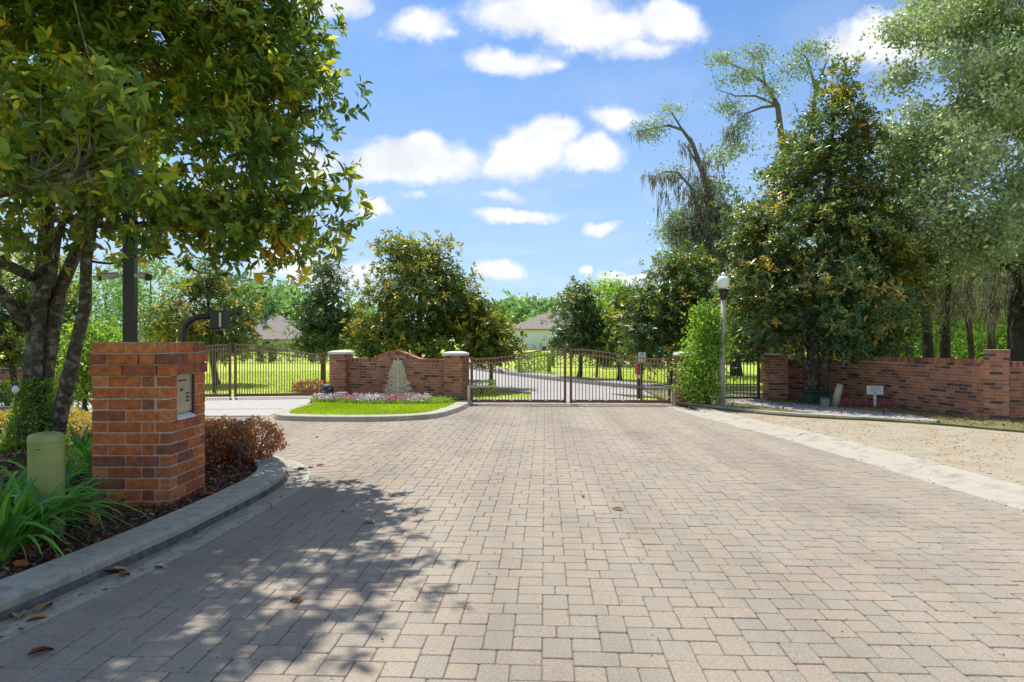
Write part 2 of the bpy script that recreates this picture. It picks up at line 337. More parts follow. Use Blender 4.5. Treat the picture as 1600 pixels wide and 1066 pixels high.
M['tan_post'] = pm('tan_post', (.34, .31, .22), (.45, .42, .32), 8, .7, .2, 40)
M['white'] = plain('white_paint', (.75, .75, .76), .5)
M['cam_white'] = plain('camera_beige', (.5, .47, .42), .5)
M['sign'] = plain('sign_white', (.7, .7, .7), .5)
M['print'] = plain('print_black', (.03, .03, .03), .6)
M['red'] = plain('red_paint', (.4, .03, .03), .5)
M['house_white'] = pm('pale_render', (.62, .68, .72), (.68, .74, .77), 3, .9, .1, 30)
M['house_beige'] = pm('beige_render', (.48, .42, .36), (.55, .49, .43), 3, .9, .1, 30)
M['roof'] = pm('roof_shingle', (.20, .17, .15), (.28, .24, .215), 3, .95, .5, 12)
M['glass'] = plain('window_glass', (.03, .04, .05), .1)
# foliage
M['magnolia'] = leafmat('magnolia_leaf', [(0, (.02, .05, .018)), (.4, (.05, .10, .022)), (.62, (.10, .15, .025)), (.78, (.20, .22, .03)), (.9, (.40, .33, .04)), (1, (.42, .20, .03))], (.14, .13, .05), .40, (2.0, 1.9, .5), .36, .5, gain=1.95)
M['magnolia_rust'] = leafmat('rusty_magnolia_leaf', [(0, (.018, .042, .022)), (.45, (.04, .08, .03)), (.62, (.08, .12, .04)), (.74, (.20, .16, .04)), (.86, (.36, .19, .04)), (1, (.42, .19, .04))], (.17, .125, .05), .34, (1.6, 1.6, .5), .32, .6, gain=2.25)
M['magnolia_mid'] = leafmat('golden_magnolia_leaf', [(0, (.02, .05, .018)), (.4, (.05, .10, .022)), (.6, (.09, .14, .025)), (.74, (.22, .23, .03)), (.88, (.44, .37, .04)), (1, (.45, .24, .03))], (.14, .13, .05), .34, (1.8, 1.7, .5), .34, .55, gain=1.45)
M['oak'] = leafmat('oak_leaf', [(0, (.06, .09, .035)), (.35, (.13, .18, .075)), (.7, (.25, .31, .15)), (1, (.42, .46, .30))], (.33, .36, .27), .28, (1.2, 1.3, .6), .38, .6, gain=2.0)
M['wood'] = leafmat('woodland_leaf', [(0, (.03, .065, .02)), (.5, (.08, .15, .035)), (1, (.18, .27, .05))], None, .42, (1.4, 1.5, .5), .5, .3)
M['bright'] = leafmat('bright_green_leaf', [(0, (.07, .14, .02)), (.5, (.16, .27, .04)), (1, (.32, .42, .07))], None, .42, (1.4, 1.4, .5), .45, .4)
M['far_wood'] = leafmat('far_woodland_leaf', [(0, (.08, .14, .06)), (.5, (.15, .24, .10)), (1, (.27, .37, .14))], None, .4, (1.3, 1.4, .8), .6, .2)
M['strap'] = leafmat('strap_leaf', [(0, (.03, .11, .02)), (.6, (.08, .22, .035)), (1, (.18, .34, .06))], None, .3, (1.5, 1.6, .5), .35, .5)
M['red_shrub'] = leafmat('russet_leaf', [(0, (.07, .03, .02)), (.45, (.2, .08, .05)), (.75, (.32, .16, .07)), (1, (.42, .32, .09))], None, .35, (1.5, 1.1, .8), .5, .3)
M['gold_shrub'] = leafmat('golden_leaf', [(0, (.1, .1, .02)), (.5, (.32, .24, .04)), (1, (.52, .36, .08))], None, .35, (1.3, 1.2, .6), .5, .3)
M['blade'] = leafmat('grass_blade', [(0, (.26, .38, .02)), (.6, (.42, .56, .04)), (1, (.55, .6, .1))], None, .4, (1.3, 1.3, .5), .6, .2, gain=1.0)
M['dry_blade'] = leafmat('dry_grass_blade', [(0, (.06, .12, .015)), (.5, (.2, .2, .05)), (1, (.38, .28, .12))], None, .3, (1.2, 1.2, .7), .6, .2)
M['moss'] = leafmat('hanging_moss', [(0, (.09, .085, .055)), (.5, (.18, .17, .12)), (1, (.30, .29, .21))], None, .3, (1.1, 1.1, .9), .9, .1, gain=1.25)
M['flower'] = leafmat('flower_petal', [(0, (.5, .14, .2)), (.3, (.55, .3, .38)), (.31, (.32, .2, .4)), (.55, (.35, .25, .45)), (.56, (.6, .6, .56)), (.85, (.7, .68, .62)), (1, (.65, .2, .25))], None, .3, (1, 1, 1), .6, .2, gain=1.0)

# ------------------------------------------------------------------ foliage engine
T_RICH = np.array([(0, 0, 0), (.3, .5, .10), (.3, 0, 0), (.3, -.5, .10), (.68, .46, .06), (.68, 0, -.03), (.68, -.46, .06), (1, 0, -.12)])
F_RICH = np.array([(0, 2, 1, 1), (0, 3, 2, 2), (1, 2, 5, 4), (2, 3, 6, 5), (4, 5, 7, 7), (5, 6, 7, 7)])
T_MID = np.array([(0, 0, 0), (.45, .5, .08), (1, 0, -.08), (.45, -.5, .08)])
F_MID = np.array([(0, 3, 2), (0, 2, 1)])
def unit(a): return a / np.maximum(np.linalg.norm(a, axis=-1, keepdims=True), 1e-9)
def leaf_mesh(Pt, D, Nn, L, W, rich=False):
    T = T_RICH if rich else T_MID; S = np.cross(Nn, D)
    v = Pt[:, None, :] + D[:, None, :] * (T[None, :, 0:1] * L[:, None, None]) + S[:, None, :] * (T[None, :, 1:2] * W[:, None, None]) + Nn[:, None, :] * (T[None, :, 2:3] * L[:, None, None])
    n = len(Pt); k = len(T)
    if rich:
        tri = np.array([(0, 2, 1), (0, 3, 2), (1, 2, 5), (1, 5, 4), (2, 3, 6), (2, 6, 5), (4, 5, 7), (5, 6, 7)])
    else: tri = F_MID
    f = (tri[None] + (np.arange(n) * k)[:, None, None]).reshape(-1, 3)
    return v.reshape(-1, 3), f, len(tri)
def rosettes(pos, axis, n, L, asp, rg, spread=(.35, 1.5)):
    """n leaves round each tip"""
    m = len(pos); pos = np.repeat(pos, n, 0); axis = np.repeat(axis, n, 0)
    ph = np.tile(np.arange(n) * 2.399, m) + rg.uniform(-.3, .3, m * n) + np.repeat(rg.uniform(0, 6.28, m), n)
    th = rg.uniform(spread[0], spread[1], m * n)
    ref = np.where(np.abs(axis[:, 2:3]) < .9, np.array([[0, 0, 1.]]), np.array([[1., 0, 0]]))
    u = unit(np.cross(axis, ref)); w = np.cross(axis, u)
    rad = u * np.cos(ph)[:, None] + w * np.sin(ph)[:, None]
    D = unit(axis * np.cos(th)[:, None] + rad * np.sin(th)[:, None] + np.stack([np.zeros(m * n), np.zeros(m * n), -rg.uniform(0, .55, m * n)], 1))
    Nn = axis - D * np.sum(axis * D, 1, keepdims=True); Nn = unit(Nn + rg.normal(0, .3, Nn.shape)); Nn = unit(Nn - D * np.sum(Nn * D, 1, keepdims=True))
    ll = L * np.repeat(rg.uniform(.75, 1.15, m), n) * rg.uniform(.5, 1.15, m * n)
    return pos + D * .01 - axis * (np.tile(np.arange(n), m) * L * .09)[:, None], D, Nn, ll, ll * asp
def singles(pos, L, asp, rg, up=.5):
    n = len(pos); Nn = unit(rg.normal(0, 1, (n, 3)) + np.array([[0, 0, up]])); D = unit(np.cross(Nn, rg.normal(0, 1, (n, 3))) + np.array([[0, 0, -.15]]))
    Nn = unit(Nn - D * np.sum(Nn * D, 1, keepdims=True)); ll = L * rg.uniform(.6, 1.2, n); return pos, D, Nn, ll, ll * asp
def clumps_in(blobs, n, rg, inner=.45):
    vol = np.array([b[3] * b[4] * b[5] for b in blobs]) ** .7; k = rg.choice(len(blobs), n, p=vol / vol.sum())
    B = np.array(blobs)[k]; d = unit(rg.normal(0, 1, (n, 3))); r = inner + (1 - inner) * rg.uniform(0, 1, n) ** .7
    r *= 1 + rg.normal(0, .05, n)
    return B[:, :3] + d * B[:, 3:6] * r[:, None], d, r
def blob(px, py, z, rx, ry, depth=None):
    """crown lobe given by where it shows: centre pixel, distance, pixel half sizes; depth in metres"""
    c = P(px, py, z); s = z / F; return (c.x, c.y, c.z, rx * s, depth if depth else rx * s * .95, ry * s)
def limb_path(a, b, rg, sag=.12, n=6):
    a = Vector(a); b = Vector(b); d = (b - a).length; out = []
    off = Vector(rg.normal(0, .07, 3).tolist()) * d
    for i in range(n + 1):
        t = i / n; p = a.lerp(b, t) + off * math.sin(t * math.pi); p.z += -sag * d * math.sin(t * math.pi) * (1 if t < .6 else .9); out.append(p)
    return out
TREES = {}
def tree(name, label, cat, base, blobs, style='magnolia', n=120, per=22, L=.17, asp=.37, cr=.33, mat='magnolia', bark='bark', trunk_r=.12, trunk_top=None,
         seed=1, group=None, limbs=40, rich=False, inner=.45, tint0=0.0, tspread=.5, rose=8, stems=None, lean=None, parts=0, shell=True, limb_r=.03, bare=None):
    rg = np.random.default_rng(seed); random.seed(seed)
    root = thing(name, label, cat, (base[0], base[1], 0), 0, group); off = np.array([base[0], base[1], 0.0])
    C, d, r = clumps_in(blobs, n, rg, inner)
    cen = np.average(np.array(blobs)[:, :3], axis=0, weights=[b[3] * b[5] for b in blobs])
    top = max(b[2] + b[5] for b in blobs)
    # trunk
    tt = trunk_top or (cen[0], cen[1], cen[2] + (top - cen[2]) * .55)
    mb = MB(); tp = []
    b0 = Vector((base[0], base[1], -.05)); b1 = Vector(tt)
    for i in range(9):
        t = i / 8; p = b0.lerp(b1, t); p.x += math.sin(t * 3 + seed) * .05 * (1 if i else 0); p.y += math.cos(t * 4 + seed) * .04 * (1 if i else 0); tp.append(p)
    rad = [trunk_r * (1.35 if i == 0 else 1.0) * (1 - .82 * i / 8) + .012 for i in range(9)]
    mb.tube([p - Vector(off) for p in tp], rad, 10, wob=.12)
    for st in (stems or []):
        pts = [Vector(q) - Vector(off) for q in st[0]]; mb.tube(pts, st[1], 9, wob=.12)
    mb.build('trunk', M[bark], root, smooth=True)
    lm = MB(); idx = rg.permutation(n)[:limbs]
    sk = [(p.x, p.y, p.z, rr) for p, rr in zip(tp[1:], rad[1:])]
    for st in (stems or []):
        for p, q, r1, r2 in zip(st[0][:-1], st[0][1:], st[1][:-1], st[1][1:]):
            for t in (0, .5, 1.0): sk.append((*[p[m] + (q[m] - p[m]) * t for m in range(3)], r1 + (r2 - r1) * t))
    sk = np.array([q for q in sk if q[2] > .9]) if any(q[2] > .9 for q in sk) else np.array(sk)
    hd = [np.min(np.hypot(sk[:, 0] - C[i][0], sk[:, 1] - C[i][1])) for i in idx]
    for i in [x for _, x in sorted(zip(hd, idx))]:
        c = C[i]; d3 = np.linalg.norm(sk[:, :3] - c, axis=1); hz = np.hypot(sk[:, 0] - c[0], sk[:, 1] - c[1])
        cost = d3 + np.maximum(0, sk[:, 2] - (c[2] - .25 * hz)) * 1.5; m = int(np.argmin(cost)); a = sk[m]
        r0 = min(a[3] * .62, limb_r * (.55 + d3[m] * .3)); r0 = max(r0, .006); pth_ = limb_path(a[:3], c, rg, .06)
        rds = [r0 * (1 - .75 * k / 6) + .003 for k in range(7)]
        lm.tube([p - Vector(off) for p in pth_], rds, 5, cap=False)
        sk = np.vstack([sk, [[p.x, p.y, p.z, q] for p, q in zip(pth_[2:6], rds[2:6])]])
    if limbs: lm.build('limbs', M[bark], root, smooth=True, kind='stuff')
    # foliage
    pts = np.repeat(C, per, 0) + rg.normal(0, 1, (n * per, 3)) * np.array([cr, cr, cr * .62])
    outward = unit(pts - np.array([cen[0], cen[1], cen[2] - .3 * (top - cen[2])]))
    axis = unit(outward * .7 + np.array([[0, 0, .45]]) + rg.normal(0, .35, pts.shape))
    ct = np.repeat(rg.normal(0, .13 if style == 'magnolia' else .19, n), per)
    if style == 'magnolia':
        a = rosettes(pts, axis, rose, L, asp, rg); tl = np.repeat(ct + rg.normal(0, .12, len(ct)), rose) + rg.normal(0, .11, len(pts) * rose)
    else:
        a = singles(pts, L, asp, rg); tl = ct + rg.normal(0, .16, len(pts))
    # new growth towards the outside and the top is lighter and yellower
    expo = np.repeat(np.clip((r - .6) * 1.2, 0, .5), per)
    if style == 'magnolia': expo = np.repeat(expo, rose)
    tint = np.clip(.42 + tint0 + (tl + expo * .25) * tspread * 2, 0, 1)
    Pt, D, Nn, LL, WW = a
    if parts:
        py_ = 530 - (Pt[:, 2] - EYE) / Pt[:, 1] * F; px_ = 800 + Pt[:, 0] / Pt[:, 1] * F
        inv = (px_ > 5) & (px_ < 1595) & (py_ > 5) & (py_ < 1060); dist = np.where(inv, Pt[:, 1], 1e9); pick = np.argsort(dist)[:parts]
        keep = np.ones(len(Pt), bool); keep[pick] = False
        protos = []
        for tv in np.linspace(.2, .98, 10):
            v, f, k = leaf_mesh(np.zeros((1, 3)), np.array([[1., 0, 0]]), np.array([[0, 0, 1.]]), np.array([1.]), np.array([asp]), True)
            protos.append(raw_mesh('leaf', v, f, M[mat], mesh_only=True, smooth=True, tint=np.full(len(f), tv)))
        for q in pick:
            o = link('leaf', protos[int(np.clip((tint[q] - .2) / .78 * 9, 0, 9))], root)
            X = Vector(D[q]); Z = Vector(Nn[q]); Y = Z.cross(X); s = LL[q]
            o.matrix_local = Matrix.Translation(Vector(Pt[q] - off)) @ Matrix((X, Y, Z)).transposed().to_4x4() @ Matrix.Scale(s, 4)
        Pt, D, Nn, LL, WW, tint = Pt[keep], D[keep], Nn[keep], LL[keep], WW[keep], tint[keep]
    v, f, k = leaf_mesh(Pt - off, D, Nn, LL, WW, rich)
    raw_mesh('crown', v, f, M[mat], root, kind='stuff', tint=np.repeat(tint, k))
    return root
def ribbons(name, mat, parent, starts, lens, w, rg, off=(0, 0, 0), kind='stuff'):
    """hanging moss: tapering wavy ribbons"""
    V = []; Fc = []; T = []; n0 = 0; off = np.array(off)
    S2 = []; L2 = []
    for s, l in zip(starts, lens):
        for _ in range(9):
            e = rg.normal(0, .055, 2); S2.append((s[0] + e[0], s[1] + e[1], s[2] + rg.normal(0, .06))); L2.append(l * rg.uniform(.25, 1.0) * math.exp(-(e @ e) / .012))
    for s, l in zip(S2, L2):
        a = rg.uniform(0, 6.28); dx, dy = math.cos(a) * w * rg.uniform(.5, 1.3), math.sin(a) * w; x, y = 0.0, 0.0; k = 5
        for i in range(k + 1):
            t = i / k; ww = math.sin(min(1, t * 1.3 + .15) * math.pi * .75) * (1 - t * .75) + .08
            x += rg.normal(0, .022); y += rg.normal(0, .022); c = np.array(s) - off + np.array((x, y, -l * t))
            V.append(c + np.array((dx, dy, 0)) * ww); V.append(c - np.array((dx, dy, 0)) * ww)
        for i in range(k): Fc.append((n0 + 2 * i, n0 + 2 * i + 1, n0 + 2 * i + 3, n0 + 2 * i + 2)); T.append(rg.uniform(0, 1))
        n0 += 2 * (k + 1)
    return raw_mesh(name, V, np.array(Fc), M[mat], parent, kind=kind, tint=T)
def shrub(name, label, cat, c, size, mat, nleaf, L, seed, group=None, asp=.5, boxy=False, stem=True, style='s', tint0=0.0):
    rg = np.random.default_rng(seed); root = thing(name, label, cat, (c[0], c[1], 0), 0, group)
    n = nleaf
    if boxy:
        p = rg.uniform(-1, 1, (n, 3)); ax = rg.integers(0, 3, n); sg = np.where(rg.uniform(size=n) < .5, -1, 1); p[np.arange(n), ax] = sg * (1 - np.abs(rg.normal(0, .06, n)))
        p[:, 2] = np.where((ax == 2), np.abs(p[:, 2]), p[:, 2])
    else:
        d = unit(rg.normal(0, 1, (n, 3))); bumps = 1 + .13 * np.sin(d[:, 0] * 7 + seed) * np.cos(d[:, 1] * 6 + d[:, 2] * 5) + .07 * np.sin(d[:, 0] * 17) * np.sin(d[:, 2] * 15 + seed)
        p = d * (rg.uniform(.5, 1.0, n) ** .5 * bumps)[:, None]
    p = p * np.array([size[0] / 2, size[1] / 2, size[2] / 2]) + np.array([0, 0, size[2] / 2 + c[2] + .03]); p[:, 2] = np.maximum(p[:, 2], .03)
    if style == 'r':
        q = unit(p - np.array([0, 0, size[2] * .3]) + rg.normal(0, .2, p.shape)); Pt, D, Nn, LL, WW = rosettes(p, q, 5, L, asp, rg); rep = 5
    else: Pt, D, Nn, LL, WW = singles(p, L, asp, rg, .7); rep = 1
    v, f, k = leaf_mesh(Pt, D, Nn, LL, WW)
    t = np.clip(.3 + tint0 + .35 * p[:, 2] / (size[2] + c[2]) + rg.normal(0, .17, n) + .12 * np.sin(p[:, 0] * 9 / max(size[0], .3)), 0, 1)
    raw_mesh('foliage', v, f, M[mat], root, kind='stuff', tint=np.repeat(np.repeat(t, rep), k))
    if stem:
        mb = MB()
        for i in range(6):
            a = i * 1.05 + seed; e = Vector((math.cos(a) * size[0] * .3, math.sin(a) * size[1] * .3, c[2] + size[2] * .75))
            mb.tube([(math.cos(a) * .03, math.sin(a) * .03, -.02), e * .5 + Vector((0, 0, .05)), e], [.016, .012, .005], 5)
        mb.build('stems', M['bark'], root)
    return root
def blades(name, poly_fn, bounds, n, h, w, mat, parent=None, z0=0.0, seed=3, lean=.4):
    rg = np.random.default_rng(seed); x = rg.uniform(bounds[0], bounds[1], n); y = rg.uniform(bounds[2], bounds[3], n)
    ok = np.array([poly_fn(a, b) for a, b in zip(x, y)]); x = x[ok]; y = y[ok]; m = len(x)
    hh = h * rg.uniform(.5, 1.2, m); a = rg.uniform(0, 6.28, m); b = rg.uniform(0, 6.28, m)
    v = np.zeros((m, 3, 3)); v[:, 0] = np.stack([x - np.cos(a) * w, y - np.sin(a) * w, np.full(m, z0)], 1); v[:, 1] = np.stack([x + np.cos(a) * w, y + np.sin(a) * w, np.full(m, z0)], 1)
    v[:, 2] = np.stack([x + np.cos(b) * hh * lean, y + np.sin(b) * hh * lean, z0 + hh], 1)
    t = np.clip(.45 + .25 * np.sin(x * 2.1) * np.cos(y * 1.7) + rg.normal(0, .2, m), 0, 1)
    return raw_mesh(name, v.reshape(-1, 3), np.arange(m * 3).reshape(-1, 3), M[mat], parent, kind='stuff', tint=t)
def inpoly(poly):
    P_ = [(p[0], p[1]) for p in poly]
    def f(x, y):
        c = False; j = len(P_) - 1
        for i in range(len(P_)):
            xi, yi = P_[i]; xj, yj = P_[j]
            if (yi > y) != (yj > y) and x < (xj - xi) * (y - yi) / (yj - yi) + xi: c = not c
            j = i
        return c
    return f
def smooth_path(pts, k=6):
    out = []; n = len(pts)
    for i in range(n - 1):
        p0 = Vector(pts[max(i - 1, 0)]); p1 = Vector(pts[i]); p2 = Vector(pts[i + 1]); p3 = Vector(pts[min(i + 2, n - 1)])
        for j in range(k):
            t = j / k; out.append(tuple(.5 * ((2 * p1) + (-p0 + p2) * t + (2 * p0 - 5 * p1 + 4 * p2 - p3) * t * t + (-p0 + 3 * p1 - 3 * p2 + p3) * t ** 3)))
    out.append(tuple(pts[-1])); return out

# ------------------------------------------------------------------ ground and roads
g = MB(); g.add([(-900, -60, -.06), (900, -60, -.06), (900, 1500, -.06), (-900, 1500, -.06)], [(0, 1, 2, 3)])
g.build('ground', M['far_grass'], kind='structure')
def sheet(name, pts, z, mat, kind='structure', parent=None):
    mb = MB(); mb.prism(pts, z - .05, z); return mb.build(name, mat, parent, kind=kind)

kerb_pts = [(-3.35, .5), (-3.12, 2.0), (-2.96, 3.0), (-2.83, 3.73), (-2.72, 4.32), (-2.60, 5.06), (-2.54, 5.6), (-2.48, 6.4), (-2.46, 7.1), (-2.55, 7.7), (-2.80, 8.25), (-3.2, 8.7), (-3.8, 9.15), (-5.0, 9.95), (-7.0, 11.3), (-10.5, 13.4), (-14, 15.2)]
KP = smooth_path(kerb_pts, 6)
bed_poly = KP + [(-16, 15.2), (-16, .5)]
right_near = [(4.72, .5), (4.7, 3.0), (4.66, 4.6), (4.61, 6.15), (4.5, 7.4), (4.36, 9.0), (4.16, 10.9), (3.92, 12.2), (3.72, 13.6), (3.58, 14.8), (3.55, 16.2)]
RN = smooth_path(right_near, 4)
isl = smooth_path([(-4.75, 15.4), (-4.8, 14.2), (-4.62, 13.25), (-4.1, 12.9), (-2.9, 12.78), (-2.0, 12.95), (-1.45, 13.4), (-1.15, 14.4), (-1.0, 15.4), (-.93, 16.25)], 6)
island_poly = isl + [(-.95, 17.2), (-1.3, 17.6), (-5.1, 18.2), (-5.05, 17.0)]

sheet('driveway_base', [(-14, .3), (6, .3), (6, 17.4), (-14, 17.4)], -.007, M['sand'])
drive = thing('driveway', 'block paved driveway', 'driveway'); del drive['category']; drive['kind'] = 'structure'
# three paving stones in the laid pattern (period 0.6 m)
U = .15
TILES = []
for (cx, shift) in ((0, 0.0), (2 * U, 2 * U)):
    TILES += [(cx, shift, U, 1.5 * U), (cx, shift + 1.5 * U, U, 1.5 * U), (cx - U, shift + 3 * U, 1.5 * U, U), (cx + .5 * U, shift + 3 * U, 1.5 * U, U)]
for gx, bands in ((U, (0, 0)), (3 * U, (0, 0))):
    TILES += [(gx, 4 * U, U, U), (gx, 2 * U, U, U)]
_gap = .0022
def paver_rings(x, y, w, d, rg, top=0.0):
    hx, hy = w / 2 - _gap, d / 2 - _gap; cc = .010; ch = .0045
    def ring(ax, ay, c, z): return [(ax - c, -ay, z), (ax, -ay + c, z), (ax, ay - c, z), (ax - c, ay, z), (-ax + c, ay, z), (-ax, ay - c, z), (-ax, -ay + c, z), (-ax + c, -ay, z)]
    return np.array(ring(hx, hy, cc, -.035) + ring(hx, hy, cc, -ch) + ring(hx - ch, hy - ch, cc * .7, 0.0)) + np.array([0, 0, top])
PF = [(k * 8 + i, k * 8 + (i + 1) % 8, k * 8 + 8 + (i + 1) % 8, k * 8 + 8 + i) for k in range(2) for i in range(8)] + [tuple(range(16, 24))]
in_bed = inpoly(bed_poly); in_isl = inpoly(island_poly)
def xr(y):
    for i in range(len(RN) - 1):
        if RN[i][1] <= y <= RN[i + 1][1]: return RN[i][0] + (RN[i + 1][0] - RN[i][0]) * (y - RN[i][1]) / (RN[i + 1][1] - RN[i][1])
    return 3.55 if y > 16 else 4.7
yaw = -math.atan(52 / F); ca, sa = math.cos(yaw), math.sin(yaw)
prg = np.random.default_rng(5)
cand = []
# tile offsets must be non overlapping: check by area once
def overlaps(t):
    return False
for i in range(-40, 22):
    for j in range(0, 31):
        for (tx, ty, w, d) in TILES:
            lx = i * 4 * U + tx + w / 2; ly = j * 4 * U + ty + d / 2 - .2
            x = lx * ca - ly * sa; y = lx * sa + ly * ca + .3
            if not (.6 < y < 17.0): continue
            if x > xr(y) + .12 or x < -13: continue
            if in_bed(x + .0, y) and in_bed(x + .16, y): continue
            if in_isl(x, y) and in_isl(x, y - .25) and in_isl(x + .2, y): continue
            if x < -4.9 and y > 13.6: continue
            cand.append((x, y, w, d))
vis = [(c[1] + (0 if abs(c[0]) < .78 * c[1] + .15 and c[1] > 2.95 else 1000), k) for k, c in enumerate(cand)]
near = set(k for _, k in sorted(vis)[:292])
pm_cache = {}
mbp = MB()
for k, (x, y, w, d) in enumerate(cand):
    dz = prg.normal(0, .0012); rot = yaw + prg.normal(0, .006)
    if k in near:
        key = (round(w, 3), round(d, 3))
        if key not in pm_cache: pm_cache[key] = MB().add(paver_rings(0, 0, w, d, prg), PF).build('paver', M['paver'], mesh_only=True)
        o = link('paver', pm_cache[key], drive); o.location = (x, y, dz); o.rotation_euler = (prg.normal(0, .005), prg.normal(0, .005), rot)
    else:
        v = paver_rings(0, 0, w, d, prg); v[:, 2] += v[:, 0] * prg.normal(0, .006) + v[:, 1] * prg.normal(0, .006)
        c_, s_ = math.cos(rot), math.sin(rot); v = v @ np.array([[c_, s_, 0], [-s_, c_, 0], [0, 0, 1]]) + np.array([x, y, dz])
        mbp.add(v, PF, prg.uniform())
mbp.build('paver_field', M['paver'], drive, kind='stuff')
# border course along the left kerb and round its end
bc = MB(); acc = 0.0; step = .155
for i in range(len(KP) - 30):
    a = Vector(KP[i]); b = Vector(KP[i + 1]); l = (b - a).length; t = (b - a).normalized(); r = Vector((t.y, -t.x))
    while acc < l:
        p = a + t * acc; c = p + r * (.275 + .115); ang = math.atan2(t.y, t.x)
        v = paver_rings(0, 0, .15, .225, prg, .0035 + prg.normal(0, .0007)); c_, s_ = math.cos(ang), math.sin(ang); v = v @ np.array([[c_, s_, 0], [-s_, c_, 0], [0, 0, 1]]) + np.array([c.x, c.y, 0])
        bc.add(v, PF, prg.uniform()); acc += step
    acc -= l
bc.build('border_pavers', M['paver'], drive, kind='stuff')
# left kerb: sections with tooled joints, rolled face and gutter
left_kerb = thing('left_kerb', 'rolled kerb', 'kerb'); del left_kerb['category']; left_kerb['kind'] = 'structure'
sec = [(-.30, -.03), (-.30, .105), (-.29, .112), (-.03, .108), (-.008, .10), (.002, .085), (.004, -.03)]
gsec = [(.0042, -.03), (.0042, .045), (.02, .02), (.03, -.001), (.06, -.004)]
gsec2 = [(.06, -.03), (.06, -.0035), (.16, .002), (.255, .012), (.272, .012), (.275, -.03)]
k0 = 0
for k in range(0, len(KP) - 1, 8):
    seg = [Vector(p) for p in KP[k:k + 9]]
    if len(seg) < 2: break
    seg[0] = seg[0].lerp(seg[1], .06)
    MB().strip([tuple(p) for p in seg], sec).build('kerb_section', M['old_concrete'], left_kerb, smooth=False)
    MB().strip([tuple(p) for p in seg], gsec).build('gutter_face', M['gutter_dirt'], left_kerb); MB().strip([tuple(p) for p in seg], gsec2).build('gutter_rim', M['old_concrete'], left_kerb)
# planting bed soil
sheet('planting_bed', [(p[0] - .25, p[1]) for p in KP] + [(-17, 15.5), (-17, .5)], .05, M['mulch'])

# right flush ribbon with shallow gutter
ribbon = thing('right_kerb', 'flush ribbon kerb', 'kerb'); del ribbon['category']; ribbon['kind'] = 'structure'
rsec = [(-.02, -.03), (-.0, .008), (.22, .006), (.40, -.006), (.46, .0), (.50, .03), (.74, .04), (.76, -.03)]
for k in range(0, len(RN) - 1, 6):
    seg = [Vector(p) for p in RN[k:k + 7]]
    if len(seg) < 2: break
    seg[0] = seg[0].lerp(seg[1], .02)
    MB().strip([tuple(p) for p in seg], rsec).build('kerb_section', M['concrete'], ribbon)
# worn drive apron on the right
gk = smooth_path([(3.85, 16.0), (4.5, 14.9), (5.2, 13.85), (6.0, 13.2), (6.9, 12.75), (7.7, 12.1), (8.4, 11.2), (10.5, 9.2), (14, 7)], 5)
sheet('side_drive', [(p[0] + .6, p[1]) for p in RN] + list(reversed(RN[:0])) + [(p[0], p[1]) for p in gk] + [(14, .5)], .012, M['asphalt'])
sheet('verge', [(p[0] - .02, p[1] + .0) for p in gk] + [(16, 9), (16, 20), (3.9, 20)], .05, M['verge'])
gkk = gk[:17]
MB().strip(gkk, [(.0, -.02), (.0, .03), (-.02, .085), (-.12, .09), (-.14, -.02)][::-1]).build('verge_kerb', M['concrete'], kind='structure')
# concrete path from the pedestrian gate to the ramp
pth = [(5.05, 17.6), (6.05, 17.6), (6.2, 16.4), (6.9, 15.2), (7.5, 14.2), (7.9, 13.3), (7.75, 12.3), (6.95, 12.85), (6.15, 13.3), (5.9, 14.3), (5.35, 15.6), (5.05, 16.4)]
sheet('path', pth, .062, M['path'])
# pale slab lane at the left gate
sheet('entry_lane', [(-14, 13.75), (-4.9, 13.75), (-4.95, 18.6), (-14, 17.4)], .008, M['slab'])
# island
MB().strip(isl, [(.0, -.02), (.0, .01), (-.03, .09), (-.05, .1), (-.30, .1), (-.32, .0)][::-1]).build('island_kerb', M['concrete'], kind='structure')
inner = []
for i, p in enumerate(isl):
    a = Vector(isl[max(i - 1, 0)]); b = Vector(isl[min(i + 1, len(isl) - 1)]); t = (b - a).normalized(); inner.append((p[0] - t.y * .3, p[1] + t.x * .3))
isl_in = inner + [(-1.2, 17.2), (-5.1, 18.0), (-5.0, 16.9)]
sheet('island_soil', isl_in, .09, M['grass'])
# street beyond the gates
street = smooth_path([(14.5, 4.0 + 8), (9.5, 15.5), (4.9, 20.2), (2.08, 24.7), (-.6, 31), (-3.5, 40), (-9, 60)], 4)
street_near = smooth_path([(-16, 56), (-9, 40), (-5.2, 29), (-2.2, 22.5), (.6, 20.0), (.55, 17.5), (-.95, 17.2), (-.95, 16.3), (3.75, 16.3), (3.5, 17.3), (2.8, 19.6), (4.4, 18.0), (8, 14.6), (12, 11)], 1)
sheet('street', street + [(-16, 56), (-9, 40), (-5.2, 29), (-2.2, 22.5), (.55, 20.0), (.5, 17.9), (-.95, 17.55), (-.95, 16.45), (3.78, 16.45), (3.4, 17.4), (2.75, 19.4), (4.3, 18.3), (5.3, 17.95), (14, 15.9)][:14], .0, M['road'])
MB().strip([(p[0], p[1]) for p in street], [(-.0, -.02), (.0, .11), (-.15, .12), (-.16, -.02)]).build('street_kerb', M['concrete'], kind='structure')
MB().strip([(p[0] + .95, p[1] + 1.2) for p in street], [(-.55, -.04), (-.55, .03), (.45, .03), (.45, -.04)]).build('pavement', M['path'], kind='structure')

